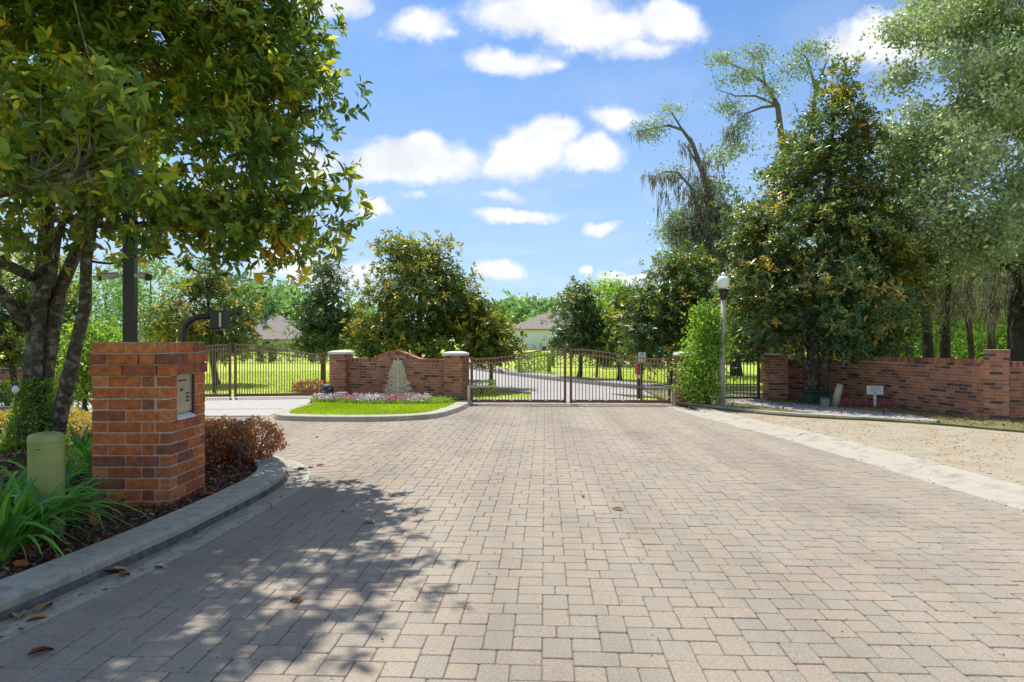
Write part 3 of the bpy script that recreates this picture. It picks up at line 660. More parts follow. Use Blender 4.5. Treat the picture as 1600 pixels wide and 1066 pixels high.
# ------------------------------------------------------------------ brickwork
_bm = {}
def brick_piece(name, mat, parent, c, size, rotz, ch=.004, rot=None):
    key = (mat.name, tuple(round(s, 2) for s in size), ch)
    if key not in _bm:
        _bm[key] = (MB().cbox((0, 0, 0), size, 0, ch) if ch else MB().box((0, 0, 0), size)).build('brick', mat, mesh_only=True)
    o = link(name, _bm[key], parent); o.location = c; o.rotation_euler = rot or (0, 0, rotz); return o
def pier(name, label, x, y, w, d, courses, ch_, bl, rotz=0.0, mat='wall_brick', cap=True, group=None, proud=(), jt=.012, bev=0, skip=None, z0=0.0):
    root = thing(name, label, 'brick pillar', (x, y, z0), rotz, group); rg = random.Random(hash(round(x * 10)) & 255); T = bl * .47
    H = courses * ch_
    MB().box((0, 0, H / 2 - .003), (w - .016, d - .016, H)).build('mortar', M['mortar'], root)
    if z0 > 0 or True: MB().box((0, 0, -.08), (w - .004, d - .004, .16)).build('footing', M['mortar'], root)
    for c in range(courses):
        z = (c + .5) * ch_; e = .0
        if c in proud: e = .018
        for side in range(4):
            long_ = (side % 2 == 0) == (c % 2 == 0)
            span = (w if side % 2 == 0 else d) + 2 * e; a0 = -span / 2; a1 = span / 2; dep = (d if side % 2 == 0 else w) / 2 + e
            if not long_: a0 += T; a1 -= T
            s = a0; first = bl
            s_list = []
            while s < a1 - .02:
                l = first if s == a0 else bl
                e1 = min(s + l, a1)
                if a1 - e1 < .03: e1 = a1
                s_list.append((s, e1)); s = e1
            for (q0, q1) in s_list:
                if skip and skip(side, (q0 + q1) / 2, z, q0, q1): continue
                m_ = (q0 + q1) / 2; ln = q1 - q0 - jt; jit = rg.uniform(-.0015, .0015)
                off = dep - T / 2 + jit
                loc = {0: (m_, -off), 1: (off, m_), 2: (-m_, off), 3: (-off, -m_)}[side]
                brick_piece('brick', M[mat], root, (loc[0], loc[1], z), (ln, T, ch_ - jt), side * math.pi / 2, bev)
    if cap:
        mb = MB(); mb.cbox((0, 0, H + .035), (w + .07, d + .07, .06), 0, .012); mb.box((0, 0, H + .085), (w + .05, d + .05, .03), taper=.55)
        mb.build('cap', M['cap'], root)
    return root

# --- keypad pillar (utility bricks)
PX, PY, PW, PD = -3.05 - .355, 6.10 + .35, .71, .70
def kskip(side, m, z, q0, q1): return side == 1 and .80 < z < 1.235 and q1 > -.30 + .08 and q0 < .13
kp = pier('keypad_pillar', 'large red brick keypad pillar beside the left kerb under the tree', PX, PY, PW, PD, 15, .1016, .3048, 0, 'brick', False, None, (13, 12), .011, .006, kskip)
for ob in list(kp.children):
    if ob.name.startswith('mortar'): ob['note'] = 1; bpy.data.objects.remove(ob, do_unlink=True)
# mortar core with a recess for the panel
mb = MB(); H = 15 * .1016; x1 = PW / 2 - .008
mb.box((-.06, 0, H / 2 - .003), (PW - .016 - .12, PD - .016, H)); mb.box((x1 - .06, 0, .8 / 2), (.12, PD - .0162, .8)); mb.box((x1 - .06, 0, (1.235 + H) / 2 - .003), (.12, PD - .0162, H - 1.235))
mb.box((x1 - .062, (-.234 - PD / 2 + .009) / 2, (1.235 + .8) / 2), (.12, PD / 2 - .234 - .009, .435)); mb.box((x1 - .062, (.135 + PD / 2 - .009) / 2, 1.0175), (.12, PD / 2 - .135 - .009, .435))
mb.build('mortar', M['mortar'], kp)
for c in range(8, 12):   # cut bricks either side of the opening
    z = (c + .5) * .1016
    for (a0, a1) in ((-PD / 2 + (.0 if c % 2 else .143), -.225), (.125, PD / 2 - (.0 if c % 2 else .143))):
        if a1 - a0 > .03: brick_piece('brick', M['brick'], kp, (PW / 2 - .07, (a0 + a1) / 2, z), (a1 - a0 - .011, .14, .0906), math.pi / 2, .006)
kb = thing('keypad_panel', 'brushed steel keypad panel with a card slot set into the brick pillar', 'keypad', (PX + PW / 2, PY, 0))
mb = MB(); mb.cbox((-.035, -.05, 1.045), (.02, .33, .36), 0, .003); mb.build('face_plate', M['steel'], kb)
bar('recess', M['steel_dark'], kb, (-.075, -.05, 1.02), (.02, .345, .42))
bar('hood', M['steel'], kb, (-.02, -.05, 1.224), (.05, .335, .012)); bar('side_trim', M['steel_dark'], kb, (-.028, .119, 1.02), (.04, .008, .41))
bar('card_slot', M['print'], kb, (-.0245, -.08, 1.165), (.003, .16, .014))
bar('display', M['steel_dark'], kb, (-.0245, -.1, 1.08), (.003, .05, .03))
for i in range(3):
    for j in range(2): bar('button', M['print'], kb, (-.023, .0 + j * .035, 1.04 - i * .035), (.005, .016, .016))
for dy, zz in ((-.19, 1.205), (.09, 1.205), (.09, .9)):
    MB().lathe([(.007, 0), (.007, .004), (.003, .006)], n=8).build('screw', M['steel'], kb).matrix_local = Matrix.Translation((-.025, dy - .0, zz)) @ Matrix.Rotation(R(90), 4, 'Y')
mb = MB(); mb.add([(-.06, -.215, .86), (-.06, .115, .86), (.012, .115, .822), (.012, -.215, .822), (-.06, -.215, .81), (-.06, .115, .81), (.012, .115, .81), (.012, -.215, .81)],
                 [(0, 3, 2, 1), (4, 5, 6, 7), (3, 7, 6, 2), (0, 4, 7, 3), (1, 2, 6, 5), (0, 1, 5, 4)]); mb.build('sill_tray', M['white'], kb)

# --- piers, sign wall
WB, WC = .2032, .0677
def wall(name, label, path, top, mat='wall_brick', thick=.2, cap_row=True, seed=1, z0=0.0, group=None):
    """running-bond wall along a ground path; top(s) is the height at distance s"""
    root = thing(name, label, 'brick wall', (path[0][0], path[0][1], 0), 0, group); o0 = Vector((path[0][0], path[0][1], 0))
    L = [0.0]
    for a, b in zip(path[:-1], path[1:]): L.append(L[-1] + math.hypot(b[0] - a[0], b[1] - a[1]))
    tot = L[-1]
    def at(s):
        s = max(0, min(tot, s)); i = 0
        while i < len(L) - 2 and L[i + 1] < s: i += 1
        a = Vector(path[i]); b = Vector(path[i + 1]); t = (s - L[i]) / (L[i + 1] - L[i]); return a.lerp(b, t), (b - a).normalized()
    mx = max(top(s * tot / 50) for s in range(51)); rows = []
    c = 0
    while (c + 1) * WC <= mx + .02:
        s = -WB * .5 if c % 2 else 0.0
        while s < tot - .01:
            a, b = max(s, 0), min(s + WB, tot); m = (a + b) / 2
            if b - a > .03 and (c + 1) * WC <= top(m) - (.10 if cap_row else 0) + .03:
                p, t = at(m); rows.append((p, t, (c + .5) * WC, b - a - .012))
            s += WB
        c += 1
    if cap_row:
        s = 0.0
        while s < tot - .03:
            m = s + WC / 2; p, t = at(m); sl = math.atan2(top(m + .03) - top(m - .03), .06); rows.append((p, t, top(m) - .05, WC - .008, sl)); s += WC
    order = sorted(range(len(rows)), key=lambda i: (rows[i][0].length + (0 if rows[i][2] > .0 else 99)))
    near_ = set(order[:295]); mb = MB(); rg = random.Random(seed)
    for i, rw in enumerate(rows):
        p, t, z, ln = rw[:4]; ang = math.atan2(t.y, t.x); rl = len(rw) > 4; size = (ln, thick, .1 if rl else WC - .012)
        if rl:
            rot = Matrix.Rotation(ang, 3, 'Z') @ Matrix.Rotation(-rw[4], 3, 'Y'); e = rot.to_euler()
        if i in near_: brick_piece('brick', M[mat], root, (p.x - o0.x, p.y - o0.y, z), size, ang, 0, e if rl else None)
        else:
            if rl: mb.box((p.x - o0.x, p.y - o0.y, z), size, 0, rg.random(), M=rot)
            else: mb.box((p.x - o0.x, p.y - o0.y, z), size, ang, rg.random())
    if mb.n: mb.build('far_bricks', M[mat], root, kind='stuff')
    # mortar core
    ns = max(2, int(tot / .1)); v = []; f = []
    for i in range(ns + 1):
        s = tot * i / ns; p, t = at(s); r = Vector((t.y, -t.x)) * (thick / 2 - .006); h = top(s) - .012
        for q, zz in ((r, -.05), (r, h), (-r, h), (-r, -.05)): v.append((p.x + q.x - o0.x, p.y + q.y - o0.y, zz))
    for i in range(ns):
        for k in range(4): f.append((i * 4 + k, i * 4 + (k + 1) % 4, i * 4 + 4 + (k + 1) % 4, i * 4 + 4 + k))
    f.append((3, 2, 1, 0)); f.append(tuple(ns * 4 + k for k in range(4)))
    MB().add(v, f).build('mortar', M['mortar'], root)
    return root
PG = None
pier('brick_pier', 'square brick pier with white cap at left end of the emblem wall', XY(533.4, 17.9), 17.9, .457, .457, 17, WC, WB, R(-14))
pier('brick_pier', 'square brick pier with white cap between the emblem wall and the main gate', XY(712, 16.53), 16.53, .457, .457, 17, WC, WB, R(-14))
pier('brick_pier', 'white capped brick pier right of the main gate behind the bright shrub', XY(1074, 16.1), 16.13, .457, .457, 17, WC, WB, R(4))
pier('brick_pier', 'brick pier right of the black pedestrian gate under the magnolia', XY(1212, 17.1), 17.13, .457, .457, 17, WC, WB, R(6))
a = Vector((XY(547, 17.9), 17.87)); b = Vector((XY(699, 16.6), 16.62))
def sgn_top(s):
    t = s / (b - a).length; x = (t - .50) / .29
    return 1.06 + .20 * (0 if abs(x) > 1 else .5 + .5 * math.cos(x * math.pi)) 
sign_wall = wall('emblem_wall', 'curved top red brick wall carrying the gold tree emblem', [tuple(a.lerp(b, i / 6)) for i in range(7)], sgn_top, seed=3)
# gold tree emblem
def emblem():
    t = (b - a).normalized(); ang = math.atan2(t.y, t.x); nrm = Vector((t.y, -t.x)); c = P(624.5, 622, 17.15); q = a + t * (Vector((c.x, c.y)) - a).dot(t) + nrm * .125
    root = thing('tree_emblem', 'flat gold metal tree emblem mounted on the brick wall', 'emblem', (q.x, q.y, .02), ang)
    rg = random.Random(4); mb = MB()
    def poly(pts, w0, w1):
        (x0, z0), (x1, z1) = pts; dx, dz = x1 - x0, z1 - z0; l = math.hypot(dx, dz) or 1; nx, nz = -dz / l, dx / l; y = -.012 - rg.uniform(0, .004); y2 = .004
        P4 = [(x0 + nx * w0, z0 + nz * w0), (x0 - nx * w0, z0 - nz * w0), (x1 - nx * w1, z1 - nz * w1), (x1 + nx * w1, z1 + nz * w1)]
        v = [(p[0], y, p[1]) for p in P4] + [(p[0], y2, p[1]) for p in P4]
        mb.add(v, [(0, 1, 2, 3), (7, 6, 5, 4), (0, 4, 5, 1), (1, 5, 6, 2), (2, 6, 7, 3), (3, 7, 4, 0)])
    Hh = 1.03
    poly([(0, 0), (0, .5)], .034, .022); poly([(0, .49), (0, Hh - .04)], .022, .006)
    n = 19
    for i in range(n):
        z = .16 + (Hh - .22) * i / (n - 1)
        for sd_ in (-1, 1):
            env = .40 * (1 - ((z - .12) / (Hh - .08)) ** 1.0) ** .95 * rg.uniform(.80, 1.10) + .03; 
            if z < .25: env *= .95
            up = .10 + .12 * (z / Hh); x1 = sd_ * env; zt = z + env * (up * 1.8 - .1)
            poly([(0, z - .03), (x1, zt)], .012, .004)
            m = max(2, int(env / .045))
            for k in range(1, m + 1):
                f_ = k / m; bx, bz = x1 * f_, z - .03 + (zt - z + .03) * f_
                for _ in range(3):
                    aa = rg.uniform(-1.4, 1.5); l = rg.uniform(.035, .06); ex, ez = bx + sd_ * math.cos(aa) * l, bz + math.sin(aa) * l * .8
                    poly([(bx, bz), (ex, ez)], .012, .002)
    for k in range(12): aa = rg.uniform(.3, 2.8); poly([(0, Hh - .12 + k * .01), (math.cos(aa) * .05, Hh - .1 + k * .012 + math.sin(aa) * .02)], .01, .002)
    mb.build('tree_cutout', M['gold'], root)
    for z in (.3, .7): bar('standoff', M['steel_dark'], root, (0, .012, z), (.02, .03, .02))
emblem()
# right boundary wall, bending towards the road
rw = smooth_path([(6.78, 17.35), (7.5, 17.3), (8.02, 16.75), (8.3, 15.9), (8.5, 15.2), (8.78, 14.1), (9.04, 12.86)], 6)
def rtop(s): return 1.05 if s < 1.3 else (1.0 if s < 2.05 else (1.15 if s < 3.6 else 1.16))
wall('boundary_wall', 'long red brick boundary wall bending towards the drive on the right', rw, rtop, seed=8)
pier('brick_pier', 'uncapped square brick pillar ending the right boundary wall', 9.13, 12.86, .40, .40, 20, WC, WB, R(-38), cap=False)
wall('boundary_wall', 'short brick wall running off behind the corner pillar at right edge', [(9.36, 13.05), (10.2, 13.1), (11.6, 12.4), (13, 11.5)], lambda s: 1.12, seed=9)
# far left pier and wall
pier('brick_pier', 'distant brick pier seen between the stems of the foreground tree', XY(79, 17.0), 17.2, .457, .457, 17, WC, WB, R(8))
wall('boundary_wall', 'low brick wall behind the shrubs at far left', [(-16, 16.6), (-14, 16.8), (-12.1, 17.1)], lambda s: .95, seed=11)

# ------------------------------------------------------------------ gates
def gate(name, label, A, B, hA, hB, curve, mat='bronze', n=27, group=None, z0=.04, rails=True, mid=None):
    A = Vector(A); B = Vector(B); d = (B - A); Ln = d.length; ang = math.atan2(d.y, d.x); root = thing(name, label, 'gate', (A.x, A.y, 0), ang, group)
    m = M[mat]; m2 = M['bronze_light'] if mat == 'bronze' else m
    def top(s): return hA + (hB - hA) * curve(s / Ln)
    bar('stile', m, root, (.03, 0, (hA + z0) / 2 + .02), (.06, .06, hA - z0 + .06)); bar('stile', m, root, (Ln - .03, 0, (hB + z0) / 2 + .02), (.06, .06, hB - z0 + .06))
    for dz, nm in ((0, 'top_rail'), (-.115, 'middle_rail')):
        v = []; f = []
        for i in range(25):
            s = .06 + (Ln - .12) * i / 24; z = top(s) + dz
            for (yy, zz) in ((-.02, -.015), (.02, -.015), (.02, .015), (-.02, .015)): v.append((s, yy, z + zz))
        for i in range(24):
            for k in range(4): f.append((i * 4 + k, i * 4 + (k + 1) % 4, i * 4 + 4 + (k + 1) % 4, i * 4 + 4 + k))
        MB().add(v, f).build(nm, m2, root)
    bar('bottom_rail', m, root, (Ln / 2, 0, z0 + .035), (Ln - .12, .05, .07))
    if mid: bar('lower_rail', m2, root, (mid[0] * Ln + mid[1] * Ln / 2, 0, .42), (mid[1] * Ln, .03, .025))
    for i in range(n):
        s = .06 + (Ln - .12) * (i + 1) / (n + 1); h = top(s); bar('picket', m2, root, (s, 0, (h + z0 + .07) / 2), (.019, .019, h - z0 - .07))
    return root
sm = lambda t: t * t * (3 - 2 * t)
scurve = lambda t: sm(min(1, max(0, (t - .12) / .8)))
def gy(x): return 16.22
gl = gate('main_gate', 'left leaf of the double bronze driveway gate', (-.99, 16.3), (1.29, 16.22), 1.08, 1.30, scurve, mid=(.0, .2))
gr = gate('main_gate', 'right leaf of the double bronze driveway gate with a speed sign behind', (1.37, 16.22), (3.74, 16.1), 1.30, 1.08, lambda t: scurve(t) if False else 1 - scurve(1 - t), mid=(.42, .58))
for gt, xs in ((gl, [.2, .58, .98, 1.42, 1.8, 2.15]), (gr, [.1, .48, .85, 1.25])):
    for x_ in xs: bar('rail_clip', M['white'], gt, (x_, -.03, .105), (.07, .015, .028))
post = thing('gate_post', 'slim bronze hinge post against the pier left of the main gate', 'post', (-1.06, 16.28, 0)); bar('shaft', M['bronze'], post, (0, 0, .58), (.07, .07, 1.16)); bar('hinge', M['steel'], post, (.05, -.02, .9), (.05, .03, .04))
post = thing('gate_post', 'slim bronze hinge post against the pier right of the main gate', 'post', (3.83, 16.08, 0)); bar('shaft', M['bronze_light'], post, (0, 0, .58), (.07, .07, 1.16)); bar('hinge', M['steel'], post, (-.05, -.02, .9), (.05, .03, .04))
for (x, y, sgn, lab) in ((-1.02, 16.12, 1, 'pale gate opener arm low on the left gate leaf'), (3.78, 15.95, -1, 'pale gate opener arm low on the right gate leaf')):
    op = thing('gate_opener', lab, 'gate opener', (x, y, 0)); bar('stand', M['steel'], op, (0, 0, .23), (.07, .06, .46)); bar('motor', M['tan_post'], op, (sgn * .12, 0, .43), (.2, .07, .07)); bar('arm', M['steel'], op, (sgn * .42, .02, .43), (.5, .03, .03))
# exit gate at left
gate('side_gate', 'right leaf of the bronze side gate beside the emblem wall', (-7.30, 17.95), (-4.99, 18.3), 1.40, 1.15, scurve, n=32)
gate('side_gate', 'left leaf of the bronze side gate half hidden by the keypad pillar', (-9.7, 17.6), (-7.38, 17.94), 1.15, 1.40, scurve, n=32)
gate('side_fence', 'bronze picket fence panel seen left of the keypad pillar', (-11.3, 17.35), (-9.8, 17.58), 1.15, 1.15, sm, n=19)['category'] = 'fence'
# pedestrian gate and black fence
gate('pedestrian_gate', 'black arched pedestrian gate left of the shaded brick pier', (5.22, 17.05), (6.2, 17.1), 1.02, 1.14, lambda t: math.sin(t * math.pi * .5), 'black', n=9, mid=(0.03, .94))
gate('picket_fence', 'black picket fence panel behind the bright shrub', (4.35, 16.4), (5.15, 16.95), 1.0, 1.0, sm, 'black', n=9)['category'] = 'fence'

# ------------------------------------------------------------------ lamp post, pole, gooseneck, boxes, signs
z = 15.35; lx = XY(1127, z)
lp = thing('street_lamp', 'white globe lamp on a tapered grey post by the bright shrub', 'lamp post', (lx, z, .03))
MB().tube([(0, 0, 0), (.02, 0, 1.2), (.045, 0, 2.42)], [.085, .066, .05], 14).build('post', M['pole'], lp, smooth=True)
MB().lathe([(.11, 0), (.11, .05), (.095, .07)]).build('base', M['pole'], lp)
MB().lathe([(.055, 2.40), (.06, 2.46), (.085, 2.5), (.09, 2.58), (.12, 2.62), (.12, 2.64)], (.045, 0, 0)).build('collar', M['black'], lp)
MB().lathe([(.085, 2.64), (.11, 2.69), (.135, 2.76), (.14, 2.82), (.125, 2.88), (.09, 2.92), (.05, 2.935), (.045, 2.95), (.06, 2.965), (.045, 2.99), (.012, 3.02)], (.045, 0, 0)).build('globe', M['globe'], lp, smooth=True)
z = 8.2; cp = thing('camera_pole', 'square black pole with security cameras rising into the magnolia', 'pole', (XY(203.5, z), z, .04))
bar('shaft', M['black'], cp, (0, 0, 2.4), (.128, .128, 4.8), R(12)); bar('base_plate', M['black'], cp, (0, 0, .01), (.3, .3, .02), R(12))
for (sx, ln, lab) in ((-1, .22, 'beige bullet security camera on the left side of the black pole'), (1, .14, 'beige bullet security camera on the right side of the black pole')):
    h = 2.31; c = thing('security_camera', lab, 'camera', (cp.location.x + sx * .07, z - .03, h))
    bar('bracket', M['cam_white'], c, (sx * .03, 0, .0), (.07, .04, .04))
    MB().tube([(sx * .06, 0, .005), (sx * (.06 + ln * .8), -.03, -.02)], [.036, .04], 12).build('housing', M['cam_white'], c, smooth=False)
    MB().tube([(sx * (.06 + ln * .78), -.029, -.02), (sx * (.06 + ln), -.04, -.028)], [.043, .04], 12).build('lens', M['black'], c)
    bar('shield', M['cam_white'], c, (sx * (.06 + ln * .45), -.012, .032), (ln * .9, .08, .008), 0)
z = 7.35; gx = XY(287.5, z)
gn = thing('gooseneck_stand', 'black gooseneck stand curving over behind the brick pillar', 'keypad stand', (gx, z, .04))
pts = [(0, 0, 0), (0, 0, 1.56)] + [(.20 - .20 * math.cos(q), 0, 1.56 + .19 * math.sin(q)) for q in [i * math.pi / 2 / 7 for i in range(1, 8)]] + [(.29, 0, 1.75)]
MB().tube(pts, .031, 12).build('pipe', M['black'], gn, smooth=True)
MB().cbox((.37, 0, 1.715), (.13, .15, .20), 0, .008).build('housing', M['black'], gn); bar('hood', M['black'], gn, (.43, .0, 1.73), (.07, .17, .17)); bar('face_plate', M['steel'], gn, (.425, -.0865, 1.715), (.022, .004, .15)); bar('foot', M['black'], gn, (0, 0, .01), (.2, .2, .02))
z = 5.25; ub = thing('utility_pedestal', 'round topped pale green utility pedestal among strap leaved plants', 'utility post', (XY(72.5, z), z, .04))
MB().lathe([(.122, 0), (.122, .715), (.1245, .72), (.1245, .735), (.12, .765), (.105, .783), (.06, .793), (.0, .795)], n=28).build('shell', M['util_green'], ub, smooth=False)
bar('latch', M['steel_dark'], ub, (.02, -.124, .68), (.03, .006, .006))
# operator boxes by the emblem wall
p = G(511, 627); b1 = thing('gate_motor_box', 'dark grey gate motor cabinet with rounded lid beside the left pier', 'cabinet', (p.x, p.y, 0))
MB().cbox((0, 0, .17), (.27, .3, .34), 0, .02).build('body', M['charcoal'], b1); MB().lathe([(.14, 0), (.145, .03), (.11, .07), (.04, .09)], (0, 0, .34), 14).build('lid', M['charcoal'], b1); bar('badge', M['white'], b1, (-.05, -.152, .26), (.08, .004, .015))
b2 = tag(MB().cbox((0, 0, .14), (.25, .2, .2), 0, .015).build('utility_box', M['box_pale']), 'small pale green utility box in front of the left pier', 'utility box'); b2.location = (XY(534, 16.6), 16.6, .02)
b3 = tag(MB().lathe([(.06, 0), (.065, .12), (.06, .16), (.03, .18)], n=12).build('utility_marker', M['box_green']), 'tiny dark green cap standing in flowers before the emblem wall', 'utility marker'); b3.location = (XY(556, 16.6), 16.6, .05)
# right-hand clutter
p = G(1277, 634); u1 = thing('irrigation_box', 'long dark green slotted box at the magnolia trunk', 'utility box', (p.x, p.y, .05), R(8))
MB().box((0, 0, .13), (.48, .36, .24), taper=.94).build('body', M['box_green'], u1); MB().cbox((0, 0, .285), (.56, .42, .06), 0, .02).build('lid', M['box_green'], u1)
for i in range(4): bar('louvre', M['black'], u1, (-.02, -.178, .07 + i * .045), (.36, .008, .012))
u2 = thing('valve_can', 'small round grey green can in front of the dark green box', 'utility can', (XY(1289, 15.1), 15.1, .05))
MB().lathe([(.095, 0), (.1, .18), (.1, .2)], n=16).build('body', M['box_pale'], u2); MB().lathe([(.125, 0), (.12, .03), (.05, .045)], (0, 0, .2), 16).build('lid', M['box_green'], u2)
u3 = tag(MB().tube([(0, 0, 0), (.06, 0, .25), (.13, .02, .5)], [.085, .078, .065], 12).build('leaning_post', M['tan_post'], smooth=True), 'short tan marker post leaning right beside the green box', 'post'); u3.location = (XY(1304, 15.1), 15.1, .05)
p = G(1367, 636, .05); s1 = thing('yard_sign', 'small white notice sign on a short post before the brick wall', 'sign', (p.x, p.y, .05), R(-20))
bar('post', M['white'], s1, (0, .01, .2), (.05, .02, .4)); MB().cbox((0, -.012, .37), (.33, .012, .19), 0, .003).build('plate', M['sign'], s1)
for i, (w, hh) in enumerate(((.24, .018), (.2, .014), (.26, .014))): bar('print_line', M['print'], s1, (0, -.0195, .425 - i * .035), (w, .002, hh * .5))
bar('print_mark', M['print'], s1, (0, -.0195, .315), (.03, .002, .03))
z = 17.4; s2 = thing('speed_sign', 'white speed limit sign on a dark post behind the right gate leaf', 'road sign', (XY(1003, z), z, 0))
bar('post', M['black'], s2, (.0, .02, .62), (.04, .03, 1.24)); MB().cbox((0, -.004, 1.08), (.19, .01, .25), 0, .003).build('plate', M['sign'], s2)
def text(body, parent, loc, size, mat, rot=(R(90), 0, 0), name='lettering'):
    cu = bpy.data.curves.new(name, 'FONT'); cu.body = body; cu.size = size; cu.align_x = 'CENTER'; cu.extrude = .001; cu.materials.append(mat); o = bpy.data.objects.new(name, cu); scene.collection.objects.link(o); bpy.context.view_layer.update(); me = bpy.data.meshes.new_from_object(o.evaluated_get(bpy.context.evaluated_depsgraph_get())); bpy.data.objects.remove(o); o = link(name, me, parent); o.location = loc; o.rotation_euler = rot; return o
text('SPEED', s2, (0, -.012, 1.155), .045, M['print']); text('LIMIT', s2, (0, -.012, 1.11), .045, M['print']); text('15', s2, (0, -.012, .975), .15, M['print'])
h1 = thing('fire_hydrant', 'red and white marker post left of the speed sign behind the gate', 'marker', (XY(997.5, 17.8), 17.8, 0))
MB().lathe([(.05, 0), (.05, .5), (.045, .52)], n=12).build('base', M['charcoal'], h1); MB().lathe([(.035, 0), (.04, .1)], (0, 0, .52), 12).build('band', M['white'], h1); MB().lathe([(.07, 0), (.09, .06), (.09, .22), (.06, .3), (.02, .33)], (0, 0, .62), 12).build('head', M['red'], h1)
h1.name = 'marker_post'
# dotted drain across the entry lane
dr = thing('trench_drain', 'row of small dark drain slots across the pale entry lane', 'drain', (0, 0, 0))
for i in range(34):
    x = XY(322 + i * 3.7, 15.0); bar('drain_slot', M['charcoal'], dr, (x, 15.0 + i * .003, .009), (.028, .06, .006))
# stake light by the russet hedge
sl = tag(MB().tube([(0, 0, 0), (0, 0, .22)], .012, 8).lathe([(.02, .22), (.035, .24), (.035, .3), (.02, .32)], n=10).build('path_light', M['charcoal']), 'small dark path light in mulch before the russet hedge', 'garden light'); sl.location = (XY(374, 7.75), 7.75, .05)

# ------------------------------------------------------------------ houses
def house(name, label, z, wall_px, eave, ridge, base, mat, wins, depth=9):
    x0, x1 = XY(wall_px[0], z), XY(wall_px[1], z); he = P(0, eave, z).z; hr = P(0, ridge, z + depth / 2).z
    root = thing(name, label, 'house', ((x0 + x1) / 2, z, 0)); w = x1 - x0; o = .5
    bar('wall', M[mat], root, (0, depth / 2, (he - 1.5) / 2), (w, depth, he + 1.5))
    v = [(-w / 2 - o, -o, he - .1), (w / 2 + o, -o, he - .1), (w / 2 + o, depth + o, he - .1), (-w / 2 - o, depth + o, he - .1), (-w / 2 + min(w, depth) * .5, depth / 2, hr), (w / 2 - min(w, depth) * .48, depth / 2, hr)]
    v += [(a_, b_, c_ - .18) for (a_, b_, c_) in v[:4]]
    MB().add(v, [(0, 1, 5, 4), (1, 2, 5), (2, 3, 4, 5), (3, 0, 4), (0, 6, 7, 1), (1, 7, 8, 2), (2, 8, 9, 3), (3, 9, 6, 0), (6, 9, 8, 7)]).build('roof', M['roof'], root)
    for (px, py, pw, ph) in wins:
        c = P(px, py, z); wn = MB().box((0, 0, 0), (pw * z / F, .12, ph * z / F)).build('window', M['white'], root); wn.location = (c.x - root.location.x, -.03, c.z)
        bar('pane', M['glass'], wn, (0, -.05, 0), (pw * z / F * .8, .06, ph * z / F * .86))
    return root
house('white_house', 'pale blue white house with brown hip roof beyond the main gate', 100, (797, 960), 513, 486, 552, 'house_white', [(815, 521, 5, 9), (850, 545, 7, 9)], 12)
house('tan_house', 'tan house end with grey roof seen between pole and gooseneck', 80, (214, 330), 511, 492, 540, 'house_beige', [(252, 520, 6, 8)], 10)
house('grey_roof_house', 'house with stepped grey roofs left of the small dark magnolia', 88, (360, 455), 529, 497, 548, 'house_beige', [(418, 537, 10, 7)], 10)
r2 = thing('grey_roof_house', 'upper storey roof gable rising behind the stepped grey roofs', 'house', (XY(418, 97), 97, 0))
MB().box((0, 2, 2.0), (5.0, 5, 4.6)).build('wall', M['house_white'], r2)
MB().add([(-3, -1, 3.6), (3, -1, 3.6), (3, 5, 3.6), (-3, 5, 3.6), (-1, 2, 5.1), (1, 2, 5.1)], [(0, 1, 5, 4), (1, 2, 5), (2, 3, 4, 5), (3, 0, 4), (0, 3, 2, 1)]).build('roof', M['roof'], r2)

# ------------------------------------------------------------------ trees
# foreground magnolia
tz = 9.3; tx = XY(48, tz)
fb = [blob(90, 60, 8.6, 260, 190, 2.4), blob(330, 80, 8.4, 170, 150, 1.7), blob(470, 130, 8.0, 75, 62, .8), blob(400, 225, 8.2, 120, 75, 1.0), blob(150, 300, 8.8, 200, 95, 1.7),
      blob(480, 305, 8.0, 66, 38, .7), blob(330, 330, 8.3, 120, 62, 1.0), blob(440, 30, 8.2, 60, 60, .9), blob(450, 375, 7.8, 75, 34, .6), blob(250, 350, 8.2, 100, 32, .8), blob(40, 368, 8.6, 90, 30, .8),
      blob(410, 432, 7.9, 24, 16, .22), blob(530, 388, 7.8, 28, 14, .3), blob(430, 378, 7.9, 80, 22, .6), blob(480, 355, 7.9, 70, 32, .6), blob(330, 345, 8.1, 80, 30, .7), blob(420, 330, 8.0, 80, 45, .8), blob(500, 320, 7.9, 52, 36, .5), blob(440, 180, 8.0, 100, 70, .9), blob(470, 250, 8.0, 70, 40, .7), blob(500, 90, 8.0, 46, 50, .6), blob(535, 150, 7.9, 28, 22, .3), blob(540, 308, 7.9, 22, 22, .3), blob(500, 200, 7.9, 40, 25, .4),
      (-5.6, 8.6, 6.4, 3.0, 2.6, 1.4), (-3.9, 6.6, 6.2, 2.0, 2.0, 1.0), (-3.4, 7.8, 6.0, 1.6, 1.5, .9), (-5.4, 6.6, 5.6, 2.2, 1.8, 1.3), (-6.4, 9.8, 5.0, 2.8, 2.2, 1.6), (-5.2, 8.6, 8.2, 2.0, 1.9, 1.2),
      (-3.2, 5.7, 5.6, .9, 1.0, .5), (-4.3, 5.2, 5.7, 1.5, 1.1, .8), (-4.6, 4.4, 5.9, 1.5, .9, .7), (-5.0, 7.4, 7.0, 2.6, 2.2, 1.0)]
fb = [(q[0] - (.27 if q[0] > -3.2 and q[2] < 5.5 else 0), *q[1:]) for q in fb]
